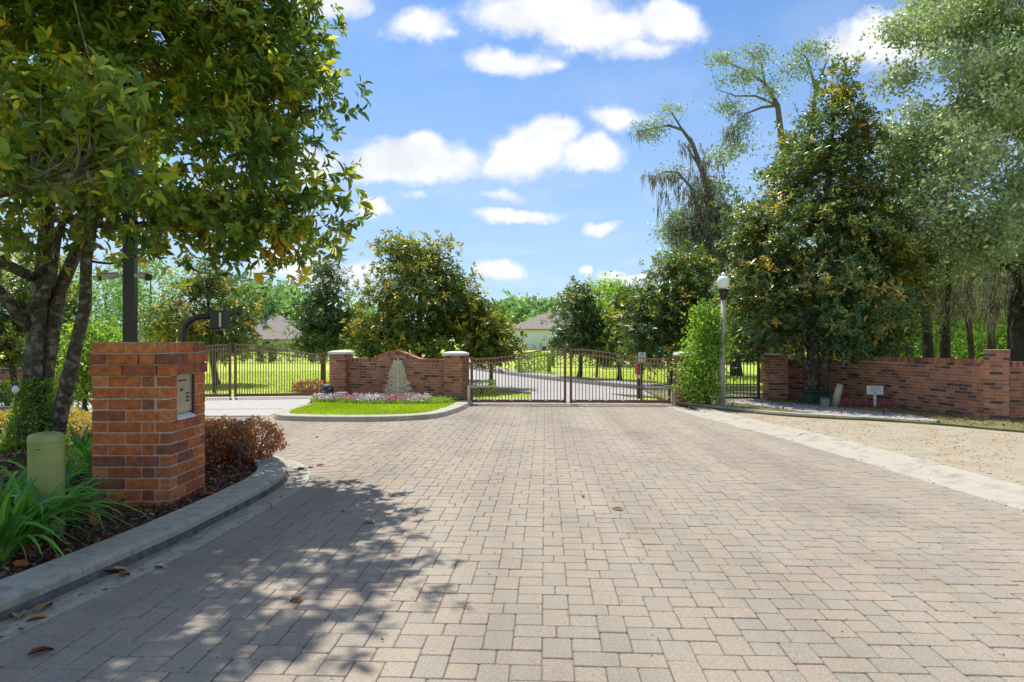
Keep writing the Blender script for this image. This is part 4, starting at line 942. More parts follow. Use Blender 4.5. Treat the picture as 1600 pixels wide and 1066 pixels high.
stems = [([(tx + .25, tz + .05, 0), (tx + .42, tz, .55), (tx + .62, tz - .1, 1.2), (tx + .80, tz - .1, 2.0), (tx + .88, tz - .2, 2.6), (tx + 1.3, tz - .5, 3.8)], [.13, .10, .085, .08, .07, .04]),
         ([(tx + .05, tz + .1, 0), (tx + .1, tz + .15, 1.0), (tx + .25, tz + .2, 2.2), (tx + .9, tz, 3.4), (tx + 1.8, tz - .3, 4.4)], [.13, .1, .09, .06, .04]),
         ([(tx - .02, tz, 1.7), (tx - .35, tz - .1, 2.2), (tx - 1.2, tz - .3, 3.0)], [.09, .08, .05]),
         ([(tx + .02, tz, 1.95), (tx + .35, tz - .1, 2.35), (tx + .5, tz - .2, 2.9), (tx + 1.0, tz - .6, 3.6)], [.07, .06, .05, .03]),
         ([(tx + .3, tz, 3.2), (tx + 1.6, tz - .8, 2.95), (tx + 3.0, tz - 1.1, 3.0), (tx + 4.0, tz - 1.2, 3.05)], [.06, .045, .03, .012]),
         ([(tx, tz, 2.4), (tx + .8, tz - 2.3, 2.6), (-4.3, 5.6, 2.72), (-3.95, 5.5, 2.78), (-3.45, 5.4, 2.86), (-3.25, 5.35, 3.1), (-3.2, 5.3, 3.5)], [.07, .055, .045, .038, .03, .018, .008]),
         ([(-3.6, 5.42, 2.83), (-3.3, 5.38, 2.92), (-3.05, 5.35, 3.0)], [.02, .014, .007]), ([(-3.9, 5.5, 2.78), (-3.75, 5.45, 3.05), (-3.7, 5.4, 3.3)], [.02, .012, .006])]
fb_near = [blob(150, 170, 5.4, 110, 70, .35), blob(40, 240, 5.5, 90, 70, .35), blob(170, 240, 5.5, 70, 40, .3), blob(30, 160, 5.5, 60, 40, .3)]
ft = tree('magnolia_tree', 'large foreground magnolia with mossy twin stems spreading over the left drive', 'tree', (tx, tz), fb, n=690, per=13, L=.155, asp=.36, cr=.27, rose=9,
     trunk_r=.125, trunk_top=(tx + .35, tz + .1, 6.8), seed=11, limbs=220, rich=True, inner=.1, stems=stems, tint0=.06, tspread=.62, limb_r=.022)
# near branch leaves
rg = np.random.default_rng(31); C, d_, r_ = clumps_in(fb_near, 34, rg, .2); pts = np.repeat(C, 7, 0) + rg.normal(0, .1, (34 * 7, 3)); ax_ = unit(rg.normal(0, .5, pts.shape) + np.array([[.2, -.3, .6]]))
Pt, D, Nn, LL, WW = rosettes(pts, ax_, 7, .165, .38, rg); tt = np.clip(.62 + rg.normal(0, .17, len(Pt)), 0, 1)
px_ = 800 + Pt[:, 0] / Pt[:, 1] * F; py_ = HY - (Pt[:, 2] - EYE) / Pt[:, 1] * F; inv = (px_ > 4) & (py_ > 4); order = np.argsort(np.where(inv, Pt[:, 1], 99))[:290]; keep = np.ones(len(Pt), bool); keep[order] = False
protos = []
for tv in np.linspace(.3, 1.0, 9):
    v, f, k = leaf_mesh(np.zeros((1, 3)), np.array([[1., 0, 0]]), np.array([[0, 0, 1.]]), np.array([1.]), np.array([.38]), True); protos.append(raw_mesh('leaf', v, f, M['magnolia'], mesh_only=True, tint=np.full(len(f), tv)))
off = np.array([tx, tz, 0])
for q in order:
    o = link('leaf', protos[int(np.clip((tt[q] - .3) / .7 * 8, 0, 8))], ft); X = Vector(D[q]); Z = Vector(Nn[q]); Y = Z.cross(X)
    o.matrix_local = Matrix.Translation(Vector(Pt[q] - off)) @ Matrix((X, Y, Z)).transposed().to_4x4() @ Matrix.Scale(float(LL[q]), 4)
v, f, k = leaf_mesh(Pt[keep] - off, D[keep], Nn[keep], LL[keep], WW[keep], True); raw_mesh('branch_leaves', v, f, M['magnolia'], ft, kind='stuff', tint=np.repeat(tt[keep], k))
tw = MB()
for c in C[:34]:
    s0 = Vector((-3.9 + random.uniform(-.2, .6), 5.45, 2.8)); tw.tube([p - Vector(off) for p in limb_path(s0, c, rg, .05, 4)], [.013, .011, .009, .007, .004], 5, cap=False)
tw.build('twigs', M['grey_bark'], ft)
# moss and fern cover at the trunk foot
n = 5200; a_ = rg.uniform(0, 6.28, n); h_ = rg.uniform(0, 1, n) ** 1.5 * 1.0; rr_ = .16 + .22 * (1 - h_) ** 1.5 + rg.normal(0, .025, n)
pp = np.stack([.06 + np.cos(a_) * rr_ * 1.1, np.sin(a_) * rr_, h_ + .02], 1); Pt, D, Nn, LL, WW = singles(pp, .05, .5, rg)
v, f, k = leaf_mesh(Pt, D, Nn, LL, WW); raw_mesh('trunk_moss', v, f, M['bright'], ft, kind='stuff', tint=np.repeat(rg.uniform(0, .8, n), k))

MG = 'magnolias beyond the gates'
tree('magnolia_tree', 'dark shrubby magnolia behind the stems at far left', 'tree', (XY(30, 15.2), 15.2), [blob(30, 520, 15.2, 90, 70, 1.2), blob(60, 440, 15.4, 70, 50, 1), blob(-60, 480, 15, 90, 110, 1.4), blob(90, 500, 15.4, 40, 50, .6)], n=110, per=16, L=.16, cr=.25, seed=21, trunk_r=.07, limbs=20, mat='magnolia_mid')
tree('magnolia_tree', 'round magnolia with rusty leaves behind the side gate', 'tree', (XY(338, 24), 24), [blob(330, 480, 24, 62, 62, 1.6), blob(295, 505, 24, 62, 34, 1.4), blob(320, 432, 24, 38, 34, 1), blob(365, 500, 24, 38, 30, 1.0), blob(270, 520, 24, 38, 20, 1), blob(340, 530, 24, 60, 24, 1.4)],
     n=130, per=16, L=.19, cr=.3, seed=22, trunk_r=.09, limbs=30, mat='magnolia_rust', tint0=.0, group=None)
tree('magnolia_tree', 'small dark narrow magnolia left of the emblem wall', 'tree', (XY(507, 22), 22), [blob(505, 490, 22, 36, 46, .8), blob(507, 440, 22, 25, 30, .6), blob(500, 528, 22, 40, 26, .9), blob(530, 510, 22, 22, 36, .7)], n=100, per=15, L=.16, cr=.22, seed=23, trunk_r=.07, limbs=20, mat='magnolia_rust', tint0=-.12)
tree('magnolia_tree', 'broad golden green magnolia rising behind the emblem wall', 'tree', (XY(655, 21.5), 21.5), [blob(650, 480, 21.5, 90, 66, 1.9), blob(625, 405, 21.5, 48, 38, 1), blob(672, 410, 21.5, 44, 34, 1), blob(590, 500, 21.2, 48, 48, 1.3), blob(580, 535, 21, 38, 24, 1), blob(710, 470, 21.5, 40, 50, 1.2), blob(660, 535, 21, 90, 32, 1.5), blob(735, 515, 21.5, 40, 38, 1.2)],
     n=280, per=15, L=.18, cr=.27, seed=24, trunk_r=.12, limbs=60, tint0=.08, mat='magnolia_mid')
tree('magnolia_tree', 'low spreading magnolia with forked trunk behind the left gate leaf', 'tree', (XY(768, 21.5), 21.5), [blob(765, 530, 21.5, 38, 34, 1), blob(755, 500, 21.5, 28, 32, .8), blob(788, 550, 21.5, 22, 14, .6), blob(755, 548, 21.3, 30, 20, .7)], n=80, per=14, L=.17, cr=.24, seed=25, trunk_r=.05, limbs=24, tint0=.06, mat='magnolia_mid')
tree('magnolia_tree', 'dense dark magnolia right of the white house', 'tree', (XY(905, 27.5), 27.5), [blob(902, 500, 27.5, 34, 46, 1.2), blob(905, 465, 27.5, 22, 22, .8), blob(893, 530, 27.5, 26, 26, 1.1), blob(925, 520, 27.5, 30, 36, 1.1)], n=120, per=15, L=.19, cr=.28, seed=26, trunk_r=.09, limbs=24, mat='magnolia_rust', tint0=-.12)
tree('broadleaf_tree', 'bright lime green tree between the dark magnolias beyond the gate', 'tree', (XY(948, 42), 42), [blob(948, 475, 42, 34, 34, 2), blob(965, 500, 42, 34, 40, 2), blob(935, 500, 42, 24, 30, 2)], style='s', n=90, per=60, L=.24, asp=.55, cr=.5, seed=27, trunk_r=.15, mat='bright', limbs=16, tint0=.1)
tree('magnolia_tree', 'slim green magnolia between the lime tree and the rusty magnolia', 'tree', (XY(968, 26.5), 26.5), [blob(968, 515, 26.5, 30, 42, 1), blob(975, 475, 26.5, 22, 26, .8), blob(955, 545, 26.5, 26, 18, .8)], n=80, per=14, L=.19, cr=.26, seed=28, trunk_r=.07, limbs=16, tint0=-.02)
tree('magnolia_tree', 'rusty brown magnolia behind the right gate leaf', 'tree', (XY(1050, 22.5), 22.5), [blob(1050, 480, 22.5, 55, 70, 1.5), blob(1062, 420, 22.5, 36, 38, 1), blob(1020, 500, 22.3, 40, 50, 1.2), blob(1085, 500, 22.6, 44, 60, 1.3), blob(1030, 548, 22.3, 50, 22, 1.3), blob(1000, 470, 22.5, 18, 26, .7)], n=210, per=15, L=.19, cr=.27, seed=29, trunk_r=.12, limbs=50, mat='magnolia_rust', tint0=.0)
bz = 16.9; bx = XY(1268, 16.3)
tree('magnolia_tree', 'tall conical magnolia with rusty leaf backs over the brick wall', 'tree', (bx, 16.35), [blob(1285, 480, bz, 150, 78, 2.9), blob(1280, 380, bz, 125, 80, 2.4), blob(1290, 285, bz, 92, 75, 1.5), blob(1300, 200, bz, 62, 62, 1.1), blob(1312, 130, bz, 34, 42, .6), blob(1190, 440, bz, 55, 70, 1.2), blob(1390, 440, bz + .3, 56, 80, 1.2), blob(1200, 530, bz, 70, 34, 1.1), blob(1350, 535, bz, 80, 32, 1.2), blob(1175, 350, bz, 40, 40, .8), blob(1370, 350, bz, 40, 60, .9)],
     n=720, per=15, L=.16, cr=.24, seed=30, trunk_r=.14, trunk_top=(XY(1300, bz), bz, 7.4), limbs=130, mat='magnolia_rust', tint0=-.03, rose=8, inner=.35,
     stems=[([(bx + .25, 16.3, 0), (bx + .33, 16.35, .8), (bx + .5, 16.5, 2.0), (bx + .8, 16.7, 3.6)], [.12, .10, .08, .05]), ([(bx - .05, 16.3, .6), (bx - .3, 16.3, 1.4), (bx - .7, 16.5, 2.6)], [.07, .06, .04])])
# tall slender shrub by the lamp
tree('tall_shrub', 'tall bright green shrub between the gate pier and the lamp post', 'shrub', (XY(1108, 15.5), 15.5), [blob(1097, 598, 15.5, 31, 28, .45), blob(1099, 555, 15.5, 25, 36, .4), blob(1103, 512, 15.5, 17, 26, .3), blob(1106, 488, 15.5, 10, 14, .2), blob(1074, 575, 15.5, 10, 14, .2), blob(1124, 540, 15.5, 8, 14, .2)], style='s', n=120, per=58, L=.09, asp=.5, cr=.16, seed=41, trunk_r=.045, mat='bright', limbs=24, tint0=-.12, limb_r=.012)
tree('small_shrub', 'lime green shrub seen between leaning stem and keypad pillar', 'shrub', (XY(135, 14.2), 14.2), [blob(140, 560, 14.2, 40, 52, .6), blob(150, 525, 14.2, 28, 30, .4), blob(125, 600, 14.2, 34, 30, .5)], style='s', n=110, per=45, L=.11, asp=.5, cr=.2, seed=42, trunk_r=.04, mat='bright', limbs=20, tint0=.08, limb_r=.012)
# silver oak at right
oz = 15.0
rq = np.random.default_rng(50); lobes = []
for _ in range(62):
    px_, py_ = rq.uniform(1420, 1760), rq.uniform(-90, 440)
    if px_ < 1450 and (py_ > 300): continue
    r_ = rq.uniform(34, 62); lobes.append(blob(px_, py_, oz + rq.uniform(0, 3.2), r_ * 1.15, r_ * .72, r_ * .016))
lobes += [blob(1400, 75, oz + 2, 34, 34, .6), blob(1388, 130, oz + 2, 24, 30, .5), blob(1410, 190, oz + 2.2, 34, 34, .6), blob(1415, 260, oz + 2.2, 30, 30, .6), blob(1430, 20, oz + 2, 40, 30, .7), blob(1450, 330, oz + 2.4, 46, 34, .8), blob(1470, 400, oz + 2.4, 50, 34, .8)]
tree('live_oak', 'huge silvery green oak filling the upper right corner', 'tree', (XY(1640, 18.5), 18.5), lobes,
     style='s', n=620, per=150, L=.125, asp=.52, cr=.24, seed=51, trunk_r=.28, trunk_top=(XY(1600, 17), 17, 8.5), mat='oak', bark='dark_bark', limbs=160, tint0=.1, inner=.6, limb_r=.035)
# moss hung oak behind the magnolia, with explicit crooked limbs
mz = 25.0
def pp3(l, dz=0.0): return [tuple(P(x, y, mz + dz)) for (x, y) in l]
mstems = [(pp3([(1190, 560), (1160, 460), (1130, 370), (1112, 320), (1098, 270), (1082, 225), (1066, 203), (1045, 196), (1020, 200), (1000, 205)]), [.2, .17, .13, .11, .095, .08, .06, .045, .03, .012]),
          (pp3([(1112, 320), (1085, 300), (1060, 270), (1040, 268), (1028, 275)], -.3), [.08, .05, .035, .025, .01]),
          (pp3([(1066, 203), (1052, 180), (1045, 165)]), [.04, .025, .01]), (pp3([(1098, 270), (1075, 232), (1066, 222)]), [.05, .03, .012]),
          (pp3([(1240, 420), (1225, 250), (1215, 165), (1195, 130), (1160, 108), (1130, 95)], .4), [.2, .13, .09, .06, .04, .012]),
          (pp3([(1215, 165), (1190, 168), (1165, 178), (1150, 195), (1142, 210)], .4), [.06, .05, .035, .025, .01]),
          (pp3([(1215, 165), (1180, 150), (1150, 150), (1120, 140)], .4), [.05, .04, .025, .01]), (pp3([(1195, 130), (1190, 100), (1170, 80), (1155, 75)], .4), [.045, .03, .02, .01]),
          (pp3([(1260, 300), (1275, 140), (1262, 95), (1250, 75)], .6), [.12, .07, .04, .012]), (pp3([(1275, 140), (1290, 100), (1295, 90)], .6), [.05, .03, .01]),
          (pp3([(1130, 370), (1100, 350), (1070, 345), (1050, 370)], -.3), [.1, .07, .05, .02])]
mb_ = [blob(1180, 85, mz, 34, 17, .8), blob(1130, 92, mz, 36, 10, .7), blob(1160, 122, mz, 42, 13, .8), blob(1200, 140, mz, 38, 12, .8), blob(1140, 165, mz, 30, 10, .7), blob(1020, 205, mz, 32, 14, .7), blob(1045, 180, mz, 24, 12, .5), blob(1000, 195, mz, 14, 14, .4),
       blob(1130, 245, mz, 40, 14, .9), blob(1150, 225, mz, 34, 18, .8), blob(1050, 272, mz, 26, 13, .6), blob(1115, 290, mz, 34, 20, .8), blob(1060, 345, mz, 28, 25, .8), blob(1110, 350, mz, 40, 30, 1), blob(1070, 390, mz, 36, 26, .9), blob(1120, 400, mz, 34, 34, 1), blob(1085, 430, mz, 40, 30, 1), blob(1055, 360, mz, 30, 30, .9), blob(1130, 330, mz, 30, 30, .9),
       blob(1260, 78, mz, 32, 15, .7), blob(1290, 85, mz, 20, 14, .5), blob(1245, 110, mz, 20, 22, .6), blob(1160, 200, mz, 22, 12, .5)]
mt = tree('live_oak', 'crooked thin live oak draped with hanging moss left of the tall magnolia', 'tree', (XY(1195, mz), mz), mb_, style='s', n=330, per=44, L=.11, asp=.5, cr=.22, seed=52, trunk_r=.18, trunk_top=(P(1215, 240, mz)[0], mz, P(0, 240, mz)[2]), mat='oak', bark='grey_bark', limbs=230, tint0=-.04, inner=.1, stems=mstems, limb_r=.012)
rg = np.random.default_rng(53); st = []; ln = []
for (x, y, w, h, n_, l_) in ((1098, 275, 14, 40, 50, .9), (1085, 300, 40, 20, 60, 1.0), (1040, 275, 28, 8, 40, .8), (1110, 330, 45, 30, 150, 1.5), (1065, 350, 25, 20, 70, 1.3), (1120, 380, 40, 30, 120, 1.8), (1075, 232, 10, 15, 14, .7), (1145, 205, 8, 8, 16, .8), (1000, 205, 12, 8, 12, .5), (1100, 410, 30, 20, 70, 1.5), (1160, 178, 20, 5, 12, .5)):
    for _ in range(n_): q = P(x + rg.normal(0, w * .6), y + rg.normal(0, h * .5), mz + rg.normal(0, .4)); st.append(tuple(q)); ln.append(l_ * rg.uniform(.35, 1.1))
ribbons('hanging_moss', 'moss', mt, st, ln, .018, rg, (XY(1195, mz), mz, 0))

# woodland: a row of single trees behind the wall at right
wd = [(1150, 30, 420, 90, 'shaded woodland tree directly behind the tall magnolia', 0), (1400, 27, 400, 80, 'woodland tree with bright leaves between magnolia and oak', .15), (1480, 34, 430, 110, 'sunlit woodland tree behind the wall under the oak', .2), (1590, 30, 420, 100, 'woodland tree at right edge behind the corner pillar', .1), (1330, 36, 440, 100, 'deep woodland tree showing through the magnolia crown', 0), (1420, 44, 470, 120, 'tall far woodland tree behind the boundary wall', .2), (1560, 46, 470, 130, 'farthest woodland tree at right above the wall', .25)]
for i, (px, z, py, rx, lab, t0) in enumerate(wd):
    tree('woodland_tree', lab, 'tree', (XY(px, z), z), [blob(px, py, z, rx, 62, 2.4), blob(px - rx * .5, py + 55, z, rx * .6, 45, 2), blob(px + rx * .5, py + 45, z, rx * .6, 50, 2), blob(px, py - 70, z, rx * .6, 50, 2), blob(px, py + 85, z, rx * .8, 30, 2)], style='s', n=110, per=60, L=.2, asp=.55, cr=.55, seed=60 + i, trunk_r=.2, mat='bright' if t0 > .22 else 'wood', bark='dark_bark', limbs=20, tint0=t0 - .08, group='woodland trees behind the right wall')
rgw = np.random.default_rng(77); NW = 26000
wz = rgw.uniform(44, 62, NW); wp = rgw.uniform(1090, 1760, NW); wh = rgw.beta(1.1, 1.5, NW) * (7.0 + 1.6 * np.sin(wp / 37.0) + np.sin(wp / 13.0)); wh = np.maximum(wh, .1)
Pt, D, Nn, LL, WW = singles(np.stack([(wp - 800) / F * wz, wz, wh], 1), .42, .6, rgw); v, f, k = leaf_mesh(Pt, D, Nn, LL, WW)
raw_mesh('distant_wood', v, f, M['wood'], None, kind='stuff', tint=np.repeat(np.clip(.34 + .25 * np.sin(Pt[:, 0] * 1.1) * np.cos(Pt[:, 2] * 1.4) + rgw.normal(0, .15, NW), 0, 1), k))
# bare mossy trunks under the oak
for i, (px, w, z, lean_, lab) in enumerate(((1592, .30, 18.5, .05, 'thick dark oak trunk at the right edge above the wall'), (1474, .13, 20, .1, 'slim dark trunk behind the wall left of the corner pillar'), (1520, .1, 22, -.15, 'thin leaning dark trunk behind the wall beneath the oak'), (1548, .12, 24, .05, 'dark trunk right behind the corner pillar'), (1450, .16, 21, -.05, 'dark trunk draped with moss behind the middle of the wall'))):
    x = XY(px, z); t_ = thing('oak_trunk', lab, 'tree', (x, z, 0)); random.seed(i); h = 4.2
    MB().tube([(0, 0, -.05), (lean_ * .4, 0, 1.2), (lean_, .05, 2.6), (lean_ * 1.2 + .1, 0, h), (lean_ * 1.5, 0, h + 2.0)], [w * 1.3, w, w * .85, w * .7, w * .3], 10, wob=.15).build('trunk', M['dark_bark'], t_, smooth=True)
    for k in range(5):
        lb = MB()
        a0 = random.uniform(0, 6.28); l_ = random.uniform(1.2, 2.6); hz = random.uniform(2.2, 4.4); lb.tube([(lean_, 0, hz), (lean_ + math.cos(a0) * l_ * .5, math.sin(a0) * l_ * .5, hz + .25), (lean_ + math.cos(a0) * l_, math.sin(a0) * l_, hz + .1)], [w * .4, w * .25, .02], 6)
        lb.build('limb', M['dark_bark'], t_)
    st = [(x + lean_ + rg.normal(0, .9), z + rg.normal(0, .7), rg.uniform(2.3, 4.6)) for _ in range(110)]; ribbons('hanging_moss', 'moss', t_, st, rg.uniform(.3, 1.3, 110), .02, rg, (x, z, 0))
# background trees at left and the far line
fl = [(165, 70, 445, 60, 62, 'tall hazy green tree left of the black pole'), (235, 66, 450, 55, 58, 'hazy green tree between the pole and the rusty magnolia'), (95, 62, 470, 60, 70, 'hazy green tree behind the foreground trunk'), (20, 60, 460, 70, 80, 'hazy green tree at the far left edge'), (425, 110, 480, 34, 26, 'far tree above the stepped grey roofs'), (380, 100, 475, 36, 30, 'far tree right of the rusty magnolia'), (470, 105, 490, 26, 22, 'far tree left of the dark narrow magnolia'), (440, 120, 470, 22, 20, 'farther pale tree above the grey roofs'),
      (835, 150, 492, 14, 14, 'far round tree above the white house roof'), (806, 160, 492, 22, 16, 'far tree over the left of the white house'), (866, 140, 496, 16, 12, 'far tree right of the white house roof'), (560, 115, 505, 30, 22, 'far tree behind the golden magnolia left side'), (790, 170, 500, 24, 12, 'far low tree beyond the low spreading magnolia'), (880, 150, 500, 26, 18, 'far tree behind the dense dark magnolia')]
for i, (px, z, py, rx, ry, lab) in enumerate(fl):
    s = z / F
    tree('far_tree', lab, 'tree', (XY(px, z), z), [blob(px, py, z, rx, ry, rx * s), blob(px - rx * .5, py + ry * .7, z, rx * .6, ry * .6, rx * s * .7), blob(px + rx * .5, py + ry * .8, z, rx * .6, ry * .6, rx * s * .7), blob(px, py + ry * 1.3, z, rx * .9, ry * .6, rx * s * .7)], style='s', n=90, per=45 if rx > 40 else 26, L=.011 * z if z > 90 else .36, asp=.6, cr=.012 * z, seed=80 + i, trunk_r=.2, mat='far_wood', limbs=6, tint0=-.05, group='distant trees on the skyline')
# clipped hedges
shrub('box_hedge', 'clipped green block hedge beyond the street seen through the left gate leaf', 'hedge', (XY(834, 32), 32, 0), (1.5, 1.6, .85), 'bright', 5000, .09, 101, boxy=True, tint0=-.05)
shrub('box_hedge', 'small clipped hedge just behind the hinge of the left gate leaf', 'hedge', (XY(752, 19.6), 19.6, 0), (.8, .8, .32), 'bright', 2200, .05, 102, boxy=True)
for i, (px, w, lab) in enumerate(((380, 3.6, 'long dark hedge at the back of the lawn behind the side gate'), (455, 3.8, 'dark hedge at the lawn edge below the grey roofs'), (300, 4.0, 'dark hedge behind the rusty magnolia'), (540, 4.0, 'dark hedge behind the emblem wall'))):
    shrub('lawn_hedge', lab, 'hedge', (XY(px, 46), 46, 0), (w * 1.15, 1.3, 1.15), 'wood', 4200, .13, 110 + i, boxy=True, tint0=-.1)
for i, (px, z, lab) in enumerate(((905, 33, 'dark hedge behind the trunks beyond the street'), (985, 31, 'dark hedge behind the lawn at the speed sign'), (1060, 29, 'dark hedge behind the right gate pier'))):
    shrub('lawn_hedge', lab, 'hedge', (XY(px, z + 6), z + 6, 0), (3.2, 1.2, .95), 'wood', 3600, .11, 120 + i, boxy=True, tint0=-.15)
shrub('low_shrub', 'low dark spreading shrub on the lawn before the left pier', 'shrub', (XY(490, 18.9), 18.9, 0), (1.3, .6, .38), 'red_shrub', 1500, .07, 131)
# extra thin trunks on the far lawn
for px, z, lab in ((932, 28.5, 'second slim trunk on the lawn beyond the gate'), (335, 20.5, 'slim crooked trunk behind the side gate')):
    x = XY(px, z); t_ = thing('young_tree', lab, 'tree', (x, z, 0)); MB().tube([(0, 0, -.05), (.03, 0, .6), (-.02, 0, 1.3), (.05, 0, 2.2)], [.06, .05, .045, .03], 8).build('trunk', M['dark_bark'], t_)
    MB().tube([(0, 0, .9), (.3, 0, 1.5), (.5, 0, 2.1)], [.03, .025, .012], 6).build('limb', M['dark_bark'], t_)

# ------------------------------------------------------------------ planting in the left bed
# russet hedge
for i, (px, z, w, h, lab) in enumerate(((395, 8.25, .75, .52, 'russet leaved shrub nearest the kerb end beyond the brick pillar'), (350, 8.35, .7, .5, 'russet and gold shrub touching the right of the brick pillar'), (305, 8.6, .7, .5, 'russet shrub hidden behind the brick pillar'))):
    shrub('russet_shrub', lab, 'shrub', (XY(px, z), z, .05), (w, .8, h), 'red_shrub', 4200, .038, 140 + i, asp=.55, group='russet shrubs along the kerb end', tint0=.08)
for i, (px, z, lab) in enumerate(((20, 11.2, 'golden low shrub left of the mossy trunk'), (95, 11.6, 'golden low shrub behind the mossy trunk'), (140, 10.6, 'golden low shrub against the left of the brick pillar'), (-40, 11, 'golden low shrub at the left edge'), (60, 12.6, 'farther golden shrub between the two stems'), (190, 10.8, 'golden shrub hidden by the brick pillar'))):
    shrub('golden_shrub', lab, 'shrub', (XY(px, z), z, .05), (1.0, .8, .30), 'gold_shrub', 1800, .05, 150 + i, group='golden shrubs in the left bed')
shrub('green_shrub', 'rounded grey green shrub before the far left wall', 'shrub', (XY(12, 15.8), 15.8, .02), (1.0, .8, .55), 'wood', 1800, .06, 160)
shrub('green_shrub', 'second rounded green shrub before the far left wall', 'shrub', (XY(-50, 15.6), 15.6, .02), (1.0, .8, .6), 'wood', 1800, .06, 161)
shrub('ground_cover_patch', 'small strappy green patch behind the kerb at the brick pillar', 'plant', (XY(125, 7.8), 7.8, .05), (.5, .5, .22), 'bright', 600, .06, 162, stem=False)
# strap-leaved plants: arching leaves, each a part
def strap_mesh(length, w, arch, tw_, tint):
    v = []; f = []; n = 8
    for i in range(n + 1):
        t = i / n; x = length * (t * .35 + arch * t * t * .62); zz = length * (t * (1.05 - .1 * arch) - arch * .72 * t * t * t); ww = w * (1 - t ** 3) * (.75 + .5 * math.sin(t * 3)); s = tw_ * t
        c, s2 = math.cos(s), math.sin(s); v += [(x, -ww * c, zz - ww * s2 + ww * .35), (x, 0, zz), (x, ww * c, zz + ww * s2 + ww * .35)]
    for i in range(n):
        a0 = i * 3; f += [(a0, a0 + 1, a0 + 4, a0 + 3), (a0 + 1, a0 + 2, a0 + 5, a0 + 4)]
    return MB().add(v, f, tint).build('strap_leaf', M['strap'], mesh_only=True, smooth=True)
rnd = random.Random(9)
sp = [strap_mesh(1.0, .019, rnd.uniform(.35, 1.25), rnd.uniform(-.6, .6), t) for t in (.1, .3, .45, .5, .6, .7, .8, .95) for _ in range(2)]
plants = [(-3.42, 4.55, .62, 70, 'strap leaved clump at the left edge nearest the kerb'), (-3.47, 4.86, .66, 80, 'strap leaved clump directly before the green pedestal'), (-3.62, 5.42, .52, 70, 'strap leaved clump touching the front of the brick pillar'), (-4.1, 5.45, .66, 60, 'strap leaved clump left of the green pedestal'), (-4.0, 5.0, .7, 45, 'strap leaved clump half outside the left edge'), (-4.25, 6.3, .55, 40, 'strap leaved clump behind the green pedestal'), (-4.35, 7.15, .5, 45, 'strap leaved clump left of the brick pillar in the sun'), (-5.3, 8.4, .5, 36, 'strap leaved clump at the foot of the mossy trunk')]
for (x, y, ln_, nn, lab) in plants:
    root = thing('strap_leaf_plant', lab, 'plant', (x, y, .05), 0)
    for k in range(nn):
        o = link('strap_leaf', rnd.choice(sp), root); a0 = rnd.uniform(0, 6.28); rr0 = rnd.uniform(0, .06); s = ln_ * rnd.uniform(.75, 1.35)
        o.location = (math.cos(a0) * rr0, math.sin(a0) * rr0, 0); o.rotation_euler = (rnd.uniform(-.25, .25), rnd.uniform(-.15, .25), a0); o.scale = (s, rnd.uniform(.7, 1.1), s)
fl_ = thing('flower_bud', 'single pale flower bud on a tall stalk before the trunk', 'flower', (XY(24, 6.6), 6.6, .05)); MB().tube([(0, 0, 0), (.01, 0, .5), (.0, 0, .98)], .006, 6).build('stalk', M['strap'], fl_); MB().lathe([(.008, 0), (.026, .02), (.03, .05), (.012, .08)], (0, 0, .97), 10).build('bud', M['globe'], fl_)
# mulch chips and leaf litter in the beds
def scatter(name, poly, bounds, n, z0, size, mat, seed, flat=.35, lift=.012, elong=3.0, curl=False):
    rg = np.random.default_rng(seed); f_ = inpoly(poly); x = rg.uniform(bounds[0], bounds[1], n); y = rg.uniform(bounds[2], bounds[3], n); ok = np.array([f_(a, b) for a, b in zip(x, y)]); x, y = x[ok], y[ok]; m = len(x)
    pos = np.stack([x, y, z0 + rg.uniform(0, lift, m)], 1); Nn = unit(rg.normal(0, flat, (m, 3)) + np.array([[0, 0, 1.]])); D = unit(np.cross(Nn, rg.normal(0, 1, (m, 3)))); LL = size * rg.uniform(.4, 1.4, m); v, f, k = leaf_mesh(pos, D, Nn, LL, LL / elong * rg.uniform(.6, 1.4, m), curl)
    return raw_mesh(name, v, f, M[mat], None, kind='stuff', tint=np.repeat(rg.uniform(0, 1, m), k))
bed_in = [(p[0] - .33, p[1] - .02) for p in KP] + [(-17, 15.5), (-17, .5)]
scatter('mulch', bed_in, (-6, -2.8, 3.2, 9.2), 26000, .055, .05, 'chip', 1, .5, .03)
scatter('mulch', bed_in, (-14, -4, 8, 15), 14000, .055, .07, 'chip', 2, .5, .03)
scatter('leaf_litter', bed_in, (-8, -2.8, 3.2, 12), 1500, .08, .11, 'litter', 3, .5, .03, 2.2, True)
# verge litter
scatter('leaf_litter', [(4.2, 15.6), (5.6, 14.2), (9.0, 10.9), (9.3, 12.5), (8.3, 15.6), (7.6, 17), (6.6, 17)], (4, 9.4, 10.8, 17), 1500, .06, .065, 'litter', 4, .5, .03, 2.2, True)
scatter('pine_needles', [(5.4, 5), (4.7, 11), (4.2, 14.3), (6, 12.9), (8.2, 11), (13, 7), (13, 4)], (4, 13, 4, 14.5), 6000, .014, .05, 'needle', 5, .12, .004, 22)
